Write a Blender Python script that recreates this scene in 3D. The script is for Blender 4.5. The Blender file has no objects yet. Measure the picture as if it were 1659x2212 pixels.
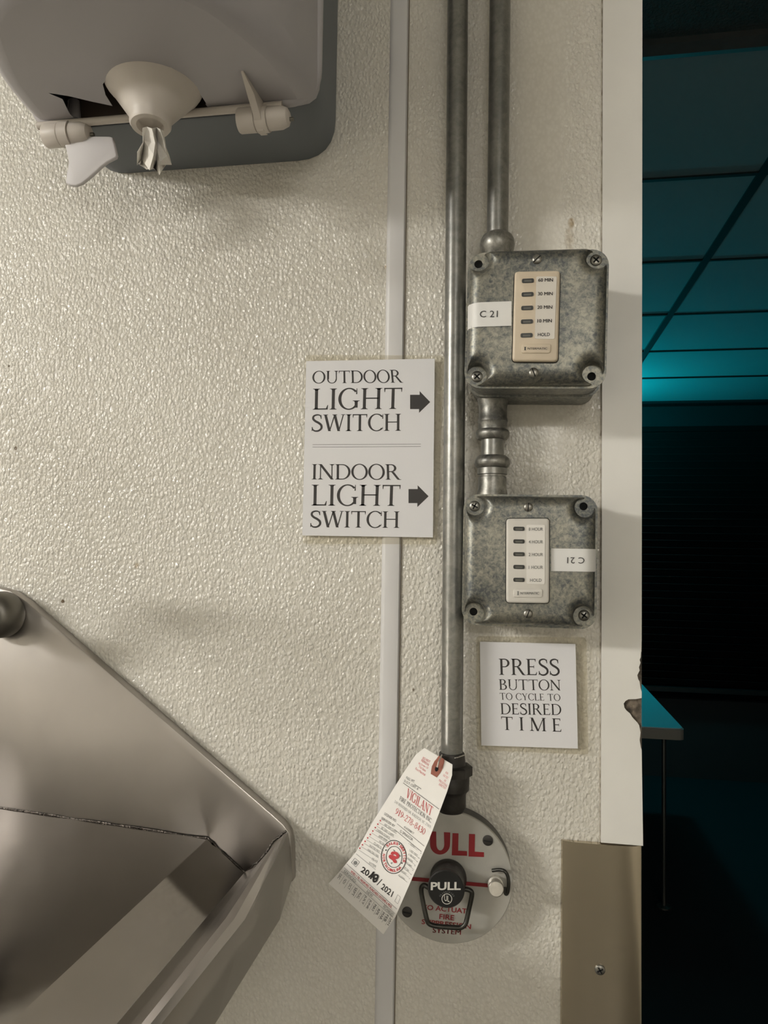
import bpy, bmesh, math, random
from mathutils import Vector, Matrix
random.seed(7)
sc = bpy.context.scene

# ------------------------------------------------------------------ camera
F, D, CZ = 1662.0, 0.665, 1.45            # focal length (px of the 1659x2212 frame), distance to wall, eye height
UP = Vector((556.5, -35906, 1662)).normalized()
NO = Vector((286, 81.4, 1662)); NO = (NO - UP*NO.dot(UP)).normalized()
XR = NO.cross(UP)
CAM = Vector((0, -D, CZ))
def ray(px, py):
    c = Vector(((px-829.5)/F, (py-1106)/F, 1)); return Vector((XR.dot(c), NO.dot(c), UP.dot(c)))
def P(px, py, d=0.0):
    """point seen at a pixel on the plane d metres in front of the wall"""
    r = ray(px, py); return CAM + r*((D-d)/r.y)
def Q(px, py, z):
    """point seen at a pixel on the horizontal plane at height z"""
    r = ray(px, py); return CAM + r*((z-CZ)/r.z)
cd = bpy.data.cameras.new('camera'); cam = bpy.data.objects.new('camera', cd); sc.collection.objects.link(cam)
cd.sensor_fit = 'HORIZONTAL'; cd.sensor_width = 36; cd.lens = F/1659*36; cd.clip_start = .01
rt = Vector((XR.x, NO.x, UP.x)); dn = Vector((XR.y, NO.y, UP.y)); fw = Vector((XR.z, NO.z, UP.z))
M = Matrix((rt, -dn, -fw)).transposed().to_4x4(); M.translation = CAM
cam.matrix_world = M; sc.camera = cam

# ------------------------------------------------------------------ world, light, exposure
w = bpy.data.worlds.new('world'); sc.world = w; w.use_nodes = True
w.node_tree.nodes['Background'].inputs[0].default_value = (.01, .012, .014, 1)
w.node_tree.nodes['Background'].inputs[1].default_value = .15
vs = sc.view_settings
vs.view_transform = 'Standard'; vs.look = 'None'; vs.gamma = 1; vs.exposure = -0.1; vs.use_curve_mapping = False
KITCHEN_LAMP = 116.0       # emission of the kitchen ceiling lamps
KITCHEN_LAMPS = [((-2.9, -2.1), 1.0), ((.7, -3.7), .25)]
def teal_light(loc, energy, r):
    l = bpy.data.lights.new('teal_lamp', 'POINT'); l.energy = energy; l.color = (0, .55, .66); l.shadow_soft_size = r
    o = bpy.data.objects.new('teal_lamp', l); o.location = loc; sc.collection.objects.link(o)
teal_light((.12, 4.1, 2.10), 36, .06)
teal_light((-.2, 3.0, 1.55), 2.2, .06)
try:
    sc.cycles.use_denoising = True; sc.cycles.max_bounces = 8; sc.cycles.use_adaptive_sampling = True; sc.cycles.adaptive_threshold = .015
except Exception: pass

# ------------------------------------------------------------------ materials
def mat(name, col, rough=.5, metal=0.0, bump=None, vary=0.0, vscale=20, emis=None, spec=.5, coat=0, stretch=(1, 1, 1), col2=None, vdetail=3, trans=0):
    m = bpy.data.materials.new(name); m.use_nodes = True; nt = m.node_tree; b = nt.nodes['Principled BSDF']
    b.inputs['Base Color'].default_value = (*col, 1); b.inputs['Roughness'].default_value = rough; b.inputs['Metallic'].default_value = metal
    b.inputs['Specular IOR Level'].default_value = spec; b.inputs['Coat Weight'].default_value = coat; b.inputs['Coat Roughness'].default_value = .12
    b.inputs['Transmission Weight'].default_value = trans
    tc = nt.nodes.new('ShaderNodeNewGeometry'); mp = nt.nodes.new('ShaderNodeMapping'); mp.inputs['Scale'].default_value = stretch
    nt.links.new(tc.outputs['Position'], mp.inputs['Vector'])
    if vary or col2:
        n = nt.nodes.new('ShaderNodeTexNoise'); n.inputs['Scale'].default_value = vscale; n.inputs['Detail'].default_value = vdetail
        nt.links.new(mp.outputs[0], n.inputs['Vector'])
        r = nt.nodes.new('ShaderNodeValToRGB'); r.color_ramp.elements[0].position = .35; r.color_ramp.elements[1].position = .68
        c2 = col2 or tuple(max(0, c*(1-vary)) for c in col)
        r.color_ramp.elements[0].color = (*c2, 1); r.color_ramp.elements[1].color = (*col, 1)
        nt.links.new(n.outputs['Fac'], r.inputs[0]); nt.links.new(r.outputs[0], b.inputs['Base Color'])
    if bump:
        scale, strength, dist = bump
        n = nt.nodes.new('ShaderNodeTexNoise'); n.inputs['Scale'].default_value = scale; n.inputs['Detail'].default_value = 2
        nt.links.new(mp.outputs[0], n.inputs['Vector'])
        bp = nt.nodes.new('ShaderNodeBump'); bp.inputs['Strength'].default_value = strength; bp.inputs['Distance'].default_value = dist
        nt.links.new(n.outputs['Fac'], bp.inputs['Height']); nt.links.new(bp.outputs[0], b.inputs['Normal'])
    if emis:
        b.inputs['Emission Color'].default_value = (*emis[0], 1); b.inputs['Emission Strength'].default_value = emis[1]
    return m

def frp_material():
    """pebbled white fibreglass wall panel, worn smooth in a band beside the conduit"""
    m = bpy.data.materials.new('pebbled_wall_panel'); m.use_nodes = True; nt = m.node_tree; N = nt.nodes; L = nt.links; b = N['Principled BSDF']
    b.inputs['Roughness'].default_value = .22; b.inputs['Specular IOR Level'].default_value = .5
    g = N.new('ShaderNodeNewGeometry')
    def math_(op, a, bb=None, c=None):
        n = N.new('ShaderNodeMath'); n.operation = op
        for i, v in enumerate((a, bb, c)):
            if v is None: continue
            if isinstance(v, (int, float)): n.inputs[i].default_value = v
            else: L.new(v, n.inputs[i])
        return n.outputs[0]
    def noise(scale, detail, vec=None, rough=.5, dist=0):
        n = N.new('ShaderNodeTexNoise'); n.inputs['Scale'].default_value = scale; n.inputs['Detail'].default_value = detail
        n.inputs['Roughness'].default_value = rough; n.inputs['Distortion'].default_value = dist
        L.new(vec or g.outputs['Position'], n.inputs['Vector']); return n.outputs['Fac']
    mp = N.new('ShaderNodeMapping'); mp.inputs['Scale'].default_value = (1.15, 1, .85); L.new(g.outputs['Position'], mp.inputs['Vector'])
    def ramp(f, a, b):
        n = N.new('ShaderNodeMapRange'); n.interpolation_type = 'SMOOTHSTEP'; L.new(f, n.inputs['Value']); n.inputs['From Min'].default_value = a; n.inputs['From Max'].default_value = b; return n.outputs[0]
    nd = N.new('ShaderNodeTexNoise'); nd.inputs['Scale'].default_value = 420; nd.inputs['Detail'].default_value = 1; L.new(mp.outputs[0], nd.inputs['Vector'])
    ad = N.new('ShaderNodeVectorMath'); ad.operation = 'SCALE'; ad.inputs['Scale'].default_value = .0024; L.new(nd.outputs['Color'], ad.inputs[0])
    ad2 = N.new('ShaderNodeVectorMath'); ad2.operation = 'ADD'; L.new(ad.outputs[0], ad2.inputs[0]); L.new(mp.outputs[0], ad2.inputs[1])
    v = N.new('ShaderNodeTexVoronoi'); v.feature = 'SMOOTH_F1'; v.inputs['Scale'].default_value = 300; v.inputs['Smoothness'].default_value = .25; L.new(ad2.outputs[0], v.inputs['Vector'])
    size = math_('ADD', math_('MULTIPLY', noise(130, 1), .8), -.08)
    peb = ramp(math_('SUBTRACT', size, v.outputs['Distance']), -.62, .42)
    h = math_('ADD', peb, math_('MULTIPLY', noise(700, 1), .08))
    # worn smooth zones
    sep = N.new('ShaderNodeSeparateXYZ'); L.new(g.outputs['Position'], sep.inputs[0])
    def band(out, c, half, soft):
        n = N.new('ShaderNodeMapRange'); n.interpolation_type = 'SMOOTHSTEP'
        a = math_('ABSOLUTE', math_('SUBTRACT', out, c)); L.new(a, n.inputs['Value'])
        n.inputs['From Min'].default_value = half-soft; n.inputs['From Max'].default_value = half+soft; n.inputs['To Min'].default_value = 1; n.inputs['To Max'].default_value = 0
        return n.outputs[0]
    wob = math_('ADD', sep.outputs['X'], math_('MULTIPLY', noise(30, 2), .012))
    sm = math_('MULTIPLY', band(wob, .024, .022, .010), band(sep.outputs['Z'], 1.75, .23, .02))
    st = math_('SUBTRACT', .66, math_('MULTIPLY', sm, .56))
    bp = N.new('ShaderNodeBump'); bp.inputs['Distance'].default_value = .0014; L.new(st, bp.inputs['Strength']); L.new(h, bp.inputs['Height']); L.new(bp.outputs[0], b.inputs['Normal'])
    # colour: warm white, darker in the pits, with a few specks and one rusty run above the upper box
    cr = N.new('ShaderNodeValToRGB'); cr.color_ramp.elements[0].color = (.53, .50, .435, 1); cr.color_ramp.elements[1].color = (.72, .695, .63, 1)
    cr.color_ramp.elements[0].position = .1; cr.color_ramp.elements[1].position = .75
    L.new(math_('ADD', math_('MULTIPLY', noise(5, 4), .9), math_('MULTIPLY', peb, .2)), cr.inputs[0])
    sp = N.new('ShaderNodeMapRange'); L.new(noise(75, 0), sp.inputs['Value']); sp.inputs['From Min'].default_value = .86; sp.inputs['From Max'].default_value = .88
    def spot(cx, cz, rx, rz, soft=.6):
        a = math_('DIVIDE', math_('SUBTRACT', sep.outputs['X'], cx), rx); c = math_('DIVIDE', math_('SUBTRACT', sep.outputs['Z'], cz), rz)
        r2 = math_('ADD', math_('MULTIPLY', a, a), math_('MULTIPLY', c, c))
        n = N.new('ShaderNodeMapRange'); L.new(math_('ADD', r2, math_('MULTIPLY', noise(260, 2), .9)), n.inputs['Value']); n.inputs['From Min'].default_value = .5; n.inputs['From Max'].default_value = .5+soft
        n.inputs['To Min'].default_value = 1; n.inputs['To Max'].default_value = 0; return n.outputs[0]
    p1 = P(1234, 482); p2 = P(1230, 515); p3 = P(835, 577); p4 = P(295, 1222)
    rust = math_('MAXIMUM', math_('MAXIMUM', spot(p1.x, p1.z, .004, .007), math_('MULTIPLY', spot(p2.x, p2.z, .006, .016), .5)), math_('MAXIMUM', spot(p3.x, p3.z, .003, .003), math_('MULTIPLY', spot(p4.x, p4.z, .004, .004), .8)))
    mx = N.new('ShaderNodeMix'); mx.data_type = 'RGBA'; L.new(math_('MULTIPLY', rust, .75), mx.inputs['Factor']); L.new(cr.outputs[0], mx.inputs['A']); mx.inputs['B'].default_value = (.32, .22, .10, 1)
    mx2 = N.new('ShaderNodeMix'); mx2.data_type = 'RGBA'; L.new(sp.outputs[0], mx2.inputs['Factor']); L.new(mx.outputs['Result'], mx2.inputs['A']); mx2.inputs['B'].default_value = (.14, .10, .06, 1)
    L.new(mx2.outputs['Result'], b.inputs['Base Color'])
    return m

def galvanised(name, dark, light, rough=.42, metal=.75, scale=300):
    """zinc with its mottled crystal spangle"""
    m = bpy.data.materials.new(name); m.use_nodes = True; nt = m.node_tree; N = nt.nodes; L = nt.links; b = N['Principled BSDF']
    g = N.new('ShaderNodeNewGeometry')
    n = N.new('ShaderNodeTexNoise'); n.inputs['Scale'].default_value = scale; n.inputs['Detail'].default_value = 6; n.inputs['Roughness'].default_value = .68; n.inputs['Distortion'].default_value = .5; L.new(g.outputs['Position'], n.inputs['Vector'])
    n2 = N.new('ShaderNodeTexNoise'); n2.inputs['Scale'].default_value = 35; n2.inputs['Detail'].default_value = 3; L.new(g.outputs['Position'], n2.inputs['Vector'])
    a = N.new('ShaderNodeMath'); a.operation = 'MULTIPLY_ADD'; L.new(n2.outputs['Fac'], a.inputs[0]); a.inputs[1].default_value = .55; L.new(n.outputs['Fac'], a.inputs[2])
    r = N.new('ShaderNodeValToRGB'); r.color_ramp.elements[0].position = .62; r.color_ramp.elements[1].position = .95
    r.color_ramp.elements[0].color = (*dark, 1); r.color_ramp.elements[1].color = (*light, 1); L.new(a.outputs[0], r.inputs[0]); L.new(r.outputs[0], b.inputs['Base Color'])
    b.inputs['Metallic'].default_value = metal; b.inputs['Roughness'].default_value = rough
    bp = N.new('ShaderNodeBump'); bp.inputs['Strength'].default_value = .25; bp.inputs['Distance'].default_value = .0004; L.new(n.outputs['Fac'], bp.inputs['Height']); L.new(bp.outputs[0], b.inputs['Normal'])
    return m

FRP = frp_material()
TRIMW = mat('smooth_white_trim', (.79, .775, .735), .35, vary=.06, vscale=14)
STRIP = mat('white_vinyl_strip', (.66, .65, .65), .4, vary=.05, vscale=10)
CORE = mat('chipped_core', (.22, .18, .14), .9, vary=.75, vscale=160, bump=(300, .6, .002))
ZINC = galvanised('galvanised_steel', (.095, .104, .108), (.32, .308, .255), scale=330)
ZINC_BOX = galvanised('galvanised_box', (.13, .14, .14), (.36, .35, .31))
EMT = galvanised('conduit_zinc', (.19, .19, .18), (.28, .275, .255), rough=.34, scale=160)
CAST = galvanised('cast_zinc_fitting', (.14, .14, .13), (.34, .33, .30), rough=.4, scale=140)
DARKCAST = mat('grimy_fitting', (.055, .05, .045), .5, .5, vary=.5, vscale=90, bump=(180, .3, .001))
SCREW = mat('screw_steel', (.33, .32, .29), .35, .9, vary=.4, vscale=200)
HOLE = mat('hole_black', (.006, .006, .006), .9)
IVORY = mat('ivory_plastic', (.66, .56, .43), .4, vary=.08, vscale=60)
WHITEP = mat('white_plastic', (.70, .67, .62), .4, vary=.08, vscale=60)
PANEL_T = mat('label_panel', (.64, .60, .54), .3)
PANEL_W = mat('label_panel_white', (.78, .75, .71), .3)
LENS = mat('indicator_dark', (.02, .02, .017), .35, vary=.4, vscale=500)
LENS2 = mat('indicator_rib', (.10, .10, .085), .4)
PAPER = mat('paper_white', (.75, .745, .765), .5, coat=.35)
STICK = mat('sticker_white', (.78, .775, .76), .45, vary=.04, vscale=40)
INK = mat('ink_black', (.02, .017, .017), .45, coat=.3)
INKG = mat('ink_grey', (.22, .22, .21), .6)
RED = mat('ink_red', (.55, .05, .06), .6)
PINK = mat('ink_pale_red', (.66, .20, .20), .6)
REDP = mat('paint_red', (.22, .006, .010), .45)
WHITEINK = mat('ink_white', (.62, .60, .55), .5)
TAG = mat('tag_card', (.92, .895, .86), .6)
PATCH = mat('tag_patch', (.36, .13, .09), .75, vary=.15, vscale=200)
STAINLESS = mat('brushed_stainless', (.45, .425, .405), .28, 1.0, bump=(7, .13, .02), stretch=(1.4, 1, 1), vary=.12, vscale=9)
STAINDECK = mat('stainless_deck', (.34, .317, .295), .10, 1.0, vary=.14, vscale=7, bump=(22, .06, .003))
GUARD = mat('stainless_guard', (.60, .53, .42), .2, 1.0, bump=(60, .06, .002), stretch=(2, 2, .12), vary=.1, vscale=12)
WELD = mat('weld_seam', (.17, .15, .135), .4, 1.0, bump=(500, .8, .002), vary=.7, vscale=200)
CHROME = mat('dull_chrome', (.20, .19, .17), .45, 1.0)
FACE = mat('pull_face_plate', (.50, .485, .44), .4, .25, vary=.25, vscale=25)
CANS = mat('pull_can', (.17, .165, .155), .5, .5, vary=.4, vscale=40)
KNOB = mat('knob_black', (.018, .017, .016), .4, bump=(250, .3, .001))
KNOBD = mat('knob_face', (.009, .009, .009), .35)
WIRE = mat('bail_steel', (.07, .068, .06), .38, .8, vary=.4, vscale=100)
PIN = mat('pin_aluminium', (.68, .65, .60), .35, .9, vary=.2, vscale=150)
COVERP = mat('dispenser_cover', (.46, .443, .462), .42, vary=.05, vscale=8)
HOUSE = mat('dispenser_housing', (.16, .175, .195), .45)
DISPW = mat('dispenser_white_parts', (.62, .57, .52), .42)
DISPT = mat('dispenser_tab', (.60, .58, .59), .5)
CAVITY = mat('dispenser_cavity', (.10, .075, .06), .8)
TISSUE = mat('tissue', (.82, .79, .74), .9, bump=(300, .3, .001))
TILE = mat('ceiling_tile', (.62, .64, .64), .85, vary=.05, vscale=2)
GRID = mat('ceiling_grid', (.06, .07, .07), .6)  # white grid bars; their shade is put into this dark colour
SOFFIT = mat('soffit_textured', (.16, .17, .17), .3, bump=(190, .8, .004))
BROWN = mat('soffit_trim', (.28, .22, .20), .6, vary=.2, vscale=20)
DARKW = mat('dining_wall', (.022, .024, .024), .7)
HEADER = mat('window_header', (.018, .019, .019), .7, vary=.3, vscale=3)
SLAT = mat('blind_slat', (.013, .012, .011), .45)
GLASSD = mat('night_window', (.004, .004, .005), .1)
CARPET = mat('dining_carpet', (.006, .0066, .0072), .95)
TABLET = mat('table_top', (.44, .48, .49), .45)
TABLEE = mat('table_edge', (.32, .285, .24), .6)
BLACKM = mat('black_metal', (.02, .02, .02), .3, .6)
KW = mat('kitchen_wall_paint', (.66, .63, .56), .5)
KC = mat('kitchen_ceiling_paint', (.68, .67, .63), .8)
KF = mat('grey_floor', (.13, .12, .10), .45, vary=.3, vscale=8)
LAMP = mat('lamp_lens', (.9, .9, .9), .5, emis=((1.0, .968, .905), KITCHEN_LAMP))
LAMP2 = mat('lamp_lens_dim', (.9, .9, .9), .5, emis=((1.0, .968, .905), KITCHEN_LAMP*KITCHEN_LAMPS[1][1]))
LAMPB = mat('lamp_body', (.8, .8, .78), .4)
def laminate():
    m = bpy.data.materials.new('laminate_film'); m.use_nodes = True; nt = m.node_tree; b = nt.nodes['Principled BSDF']
    b.inputs['Base Color'].default_value = (.60, .56, .46, 1); b.inputs['Roughness'].default_value = .18
    t = nt.nodes.new('ShaderNodeBsdfTransparent'); t.inputs[0].default_value = (.97, .96, .93, 1); mx = nt.nodes.new('ShaderNodeMixShader'); mx.inputs[0].default_value = .06
    nt.links.new(t.outputs[0], mx.inputs[1]); nt.links.new(b.outputs[0], mx.inputs[2]); nt.links.new(mx.outputs[0], nt.nodes['Material Output'].inputs[0]); return m
FILM = laminate()

# ------------------------------------------------------------------ object helpers
ORIGIN = {}
def make(name, vf, m, parent=None, smooth=None, fixn=True, extra=None):
    """one mesh object from world-space verts; sits at its own centre, parented without rotation"""
    verts, faces = vf
    verts = [Vector(v) for v in verts]
    lo = Vector((min(v[i] for v in verts) for i in range(3))); hi = Vector((max(v[i] for v in verts) for i in range(3)))
    c = (lo+hi)/2
    me = bpy.data.meshes.new(name); me.from_pydata([v-c for v in verts], [], faces)
    if fixn:
        bm = bmesh.new(); bm.from_mesh(me); bmesh.ops.recalc_face_normals(bm, faces=bm.faces); bm.to_mesh(me); bm.free()
    me.materials.append(m)
    if extra:
        for mm, test in extra:
            me.materials.append(mm); k = len(me.materials)-1
            for p in me.polygons:
                if test(p.center+c, p.normal): p.material_index = k
    if smooth is not None:
        for p in me.polygons: p.use_smooth = True
        me.set_sharp_from_angle(angle=math.radians(smooth))
    o = bpy.data.objects.new(name, me); sc.collection.objects.link(o); ORIGIN[o.name] = c
    if parent is not None: o.parent = parent; o.location = c-ORIGIN[parent.name]
    else: o.location = c
    return o
def thing(name, loc, label, cat, group=None):
    o = bpy.data.objects.new(name, None); o.empty_display_size = .02; sc.collection.objects.link(o); o.location = loc; ORIGIN[o.name] = Vector(loc)
    return tag(o, label, cat, group)
def tag(o, label, cat, group=None):
    o['label'] = label; o['category'] = cat
    if group: o['group'] = group
    return o
def struct(o, label=None):
    o['kind'] = 'structure'
    if label: o['label'] = label
    return o
def part_label(o, s): o['label'] = s; return o
def join(*vfs):
    V, Fc = [], []
    for v, f in vfs:
        n = len(V); V += [Vector(x) for x in v]; Fc += [tuple(i+n for i in q) for q in f]
    return V, Fc
def box(x0, x1, y0, y1, z0, z1):
    v = [(x, y, z) for x in (x0, x1) for y in (y0, y1) for z in (z0, z1)]
    return v, [(0, 1, 3, 2), (4, 6, 7, 5), (0, 4, 5, 1), (2, 3, 7, 6), (0, 2, 6, 4), (1, 5, 7, 3)]
def loft(rings, cap0=True, cap1=True, closed=True):
    V, Fc = [], []; n = len(rings[0])
    for r in rings: V += [Vector(p) for p in r]
    for k in range(len(rings)-1):
        for i in range(n if closed else n-1):
            j = (i+1) % n; Fc.append((k*n+i, k*n+j, (k+1)*n+j, (k+1)*n+i))
    if cap0: Fc.append(tuple(range(n-1, -1, -1)))
    if cap1: Fc.append(tuple(range((len(rings)-1)*n, len(rings)*n)))
    return V, Fc
def inset(poly, t):
    """offset a CCW 2-D polygon inwards by t"""
    out = []; n = len(poly)
    area = sum(poly[i][0]*poly[(i+1) % n][1]-poly[(i+1) % n][0]*poly[i][1] for i in range(n)); s = 1 if area > 0 else -1
    for i in range(n):
        a, b, c = (Vector(poly[i-1]), Vector(poly[i]), Vector(poly[(i+1) % n]))
        e1 = (b-a).normalized(); e2 = (c-b).normalized(); n1 = Vector((-e1.y, e1.x)); n2 = Vector((-e2.y, e2.x))
        m = (n1+n2); m = m/max(.3, m.length_squared/2) if m.length > 1e-6 else n1
        out.append(b+m*t*s)
    return out
def plate(poly, d0, d1, bev=0):
    """polygon (x, z) as a slab from d0 to d1 in front of the wall, front edge optionally bevelled"""
    r = [[(p[0], -d0, p[1]) for p in poly]]
    if bev:
        r.append([(p[0], -(d1-bev), p[1]) for p in poly])
        q = inset(poly, bev*.3); r.append([(p[0], -(d1-bev*.3), p[1]) for p in q]); q = inset(poly, bev)
    else: q = poly
    r.append([(p[0], -d1, p[1]) for p in q]); return loft(r)
def pxpoly(pts, d): return [(p.x, p.z) for p in (P(x, y, d) for x, y in pts)]
def rrect(cx, cz, hx, hz, r, n=6):
    out = []
    for sx, sz, a0 in ((1, -1, -90), (1, 1, 0), (-1, 1, 90), (-1, -1, 180)):
        for k in range(n+1):
            a = math.radians(a0+90*k/n); out.append((cx+sx*(hx-r)+r*math.cos(a), cz+sz*(hz-r)+r*math.sin(a)))
    return out
def fillet(poly, r, n=4):
    out = []; m = len(poly)
    for i in range(m):
        a, b, c = Vector(poly[i-1]), Vector(poly[i]), Vector(poly[(i+1) % m])
        rr = min(r, (a-b).length*.45, (c-b).length*.45); p0 = b+(a-b).normalized()*rr; p1 = b+(c-b).normalized()*rr
        for k in range(n+1):
            t = k/n; out.append(tuple(p0*(1-t)**2+b*2*t*(1-t)+p1*t*t))
    return out
def circ(cx, cz, r, n=24): return [(cx+r*math.cos(2*math.pi*k/n), cz+r*math.sin(2*math.pi*k/n)) for k in range(n)]
def frame_axes(ax):
    ax = Vector(ax).normalized(); u = ax.cross(Vector((0, 0, 1)) if abs(ax.z) < .9 else Vector((1, 0, 0))).normalized(); return ax, u, ax.cross(u)
def lathe(base, ax, prof, n=32):
    """profile of (radius, distance along axis)"""
    base = Vector(base); ax, u, v = frame_axes(ax)
    return loft([[base+ax*h+(u*math.cos(2*math.pi*k/n)+v*math.sin(2*math.pi*k/n))*max(r, 1e-5) for k in range(n)] for r, h in prof])
def tube(pts, r, n=16, closed=False):
    pts = [Vector(p) for p in pts]; rings = []; m = len(pts); u = None
    for i, p in enumerate(pts):
        t = ((pts[(i+1) % m] if closed or i < m-1 else p)-(pts[i-1] if closed or i > 0 else p)).normalized()
        if u is None: u = frame_axes(t)[1]
        u = (u-t*u.dot(t)).normalized(); v = t.cross(u)
        rings.append([p+(u*math.cos(2*math.pi*k/n)+v*math.sin(2*math.pi*k/n))*r for k in range(n)])
    if closed:
        V, Fc = loft(rings, False, False); b = (m-1)*n
        return V, Fc+[(b+i, b+(i+1) % n, (i+1) % n, i) for i in range(n)]
    return loft(rings)
def holed(outer, holes, d0, d1):
    """slab with round holes through it"""
    bm = bmesh.new(); edges = []
    for lp in [outer]+holes:
        vs_ = [bm.verts.new((p[0], -d1, p[1])) for p in lp]; edges += [bm.edges.new((vs_[i], vs_[(i+1) % len(vs_)])) for i in range(len(vs_))]
    bmesh.ops.triangle_fill(bm, use_beauty=True, edges=edges)
    bm.verts.index_update(); V = [v.co.copy() for v in bm.verts]; T = [tuple(v.index for v in f.verts) for f in bm.faces]; bm.free()
    n = len(V); V2 = [Vector((v.x, -d0, v.z)) for v in V]; Fc = T+[tuple(i+n for i in reversed(f)) for f in T]; k = 0
    for lp in [outer]+holes:
        m = len(lp); Fc += [(k+i, k+(i+1) % m, n+k+(i+1) % m, n+k+i) for i in range(m)]; k += m
    return V+V2, Fc

# ------------------------------------------------------------------ lettering: a small roman capital alphabet drawn from strokes
TH, TN = .132, .058
def _rect(x0, y0, x1, y1): return [[(x0, y0), (x1, y0), (x1, y1), (x0, y1)]]
def _serif(x, y, up, w=.10):
    s = 1 if up else -1
    return [[(x-w-TH/2, y), (x+w+TH/2, y), (x+w+TH/2, y+s*.02), (x+TH/2+.03, y+s*.035), (x+TH/2, y+s*.08), (x-TH/2, y+s*.08), (x-TH/2-.03, y+s*.035), (x-w-TH/2, y+s*.02)]]
def _stem(x, y0=0, y1=1, foot=True, top=True, t=None, w=.09):
    t = t or TH; out = _rect(x-t/2, y0, x+t/2, y1)
    if foot: out += _serif(x, y0, True, w)
    if top: out += _serif(x, y1, False, w)
    return out
def _arc(cx, cy, rx, ry, a0, a1, tx=None, ty=None, n=28):
    tx = TH if tx is None else tx; ty = TN if ty is None else ty; out = []
    for k in range(n):
        a, b = (math.radians(a0+(a1-a0)*q/n) for q in (k, k+1))
        out.append([(cx+rx*math.cos(a), cy+ry*math.sin(a)), (cx+rx*math.cos(b), cy+ry*math.sin(b)), (cx+(rx-tx)*math.cos(b), cy+(ry-ty)*math.sin(b)), (cx+(rx-tx)*math.cos(a), cy+(ry-ty)*math.sin(a))])
    return out
def _diag(x0, y0, x1, y1, t): return [[(x0-t/2, y0), (x0+t/2, y0), (x1+t/2, y1), (x1-t/2, y1)]]
def _stroke(pts, ws):
    out = []; pts = [Vector(p) for p in pts]; m = len(pts); L_, R_ = [], []
    for i, p in enumerate(pts):
        t = (pts[min(i+1, m-1)]-pts[max(i-1, 0)]).normalized(); nn = Vector((-t.y, t.x)); wd = ws[i] if isinstance(ws, (list, tuple)) else ws
        L_.append(p+nn*wd/2); R_.append(p-nn*wd/2)
    for i in range(m-1): out.append([tuple(L_[i]), tuple(R_[i]), tuple(R_[i+1]), tuple(L_[i+1])])
    return out
def _spline(ctrl, n=8):
    c = [Vector(p) for p in ctrl]; c = [c[0]*2-c[1]]+c+[c[-1]*2-c[-2]]; out = []
    for i in range(1, len(c)-2):
        for k in range(n):
            t = k/n; a, b, d, e = c[i-1], c[i], c[i+1], c[i+2]
            out.append(.5*((2*b)+(d-a)*t+(2*a-5*b+4*d-e)*t*t+(-a+3*b-3*d+e)*t**3))
    return out+[c[-2]]
def _curvy(ctrl, w0, w1, n=8):
    p = _spline(ctrl, n); m = len(p)-1; return _stroke(p, [w0+(w1-w0)*math.sin(math.pi*i/m) for i in range(m+1)])
def _wedge(x, y, dy, w=.03): return [[(x-w, y), (x+w, y), (x+w*.6, y+dy), (x-w*.2, y+dy)]]
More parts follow.
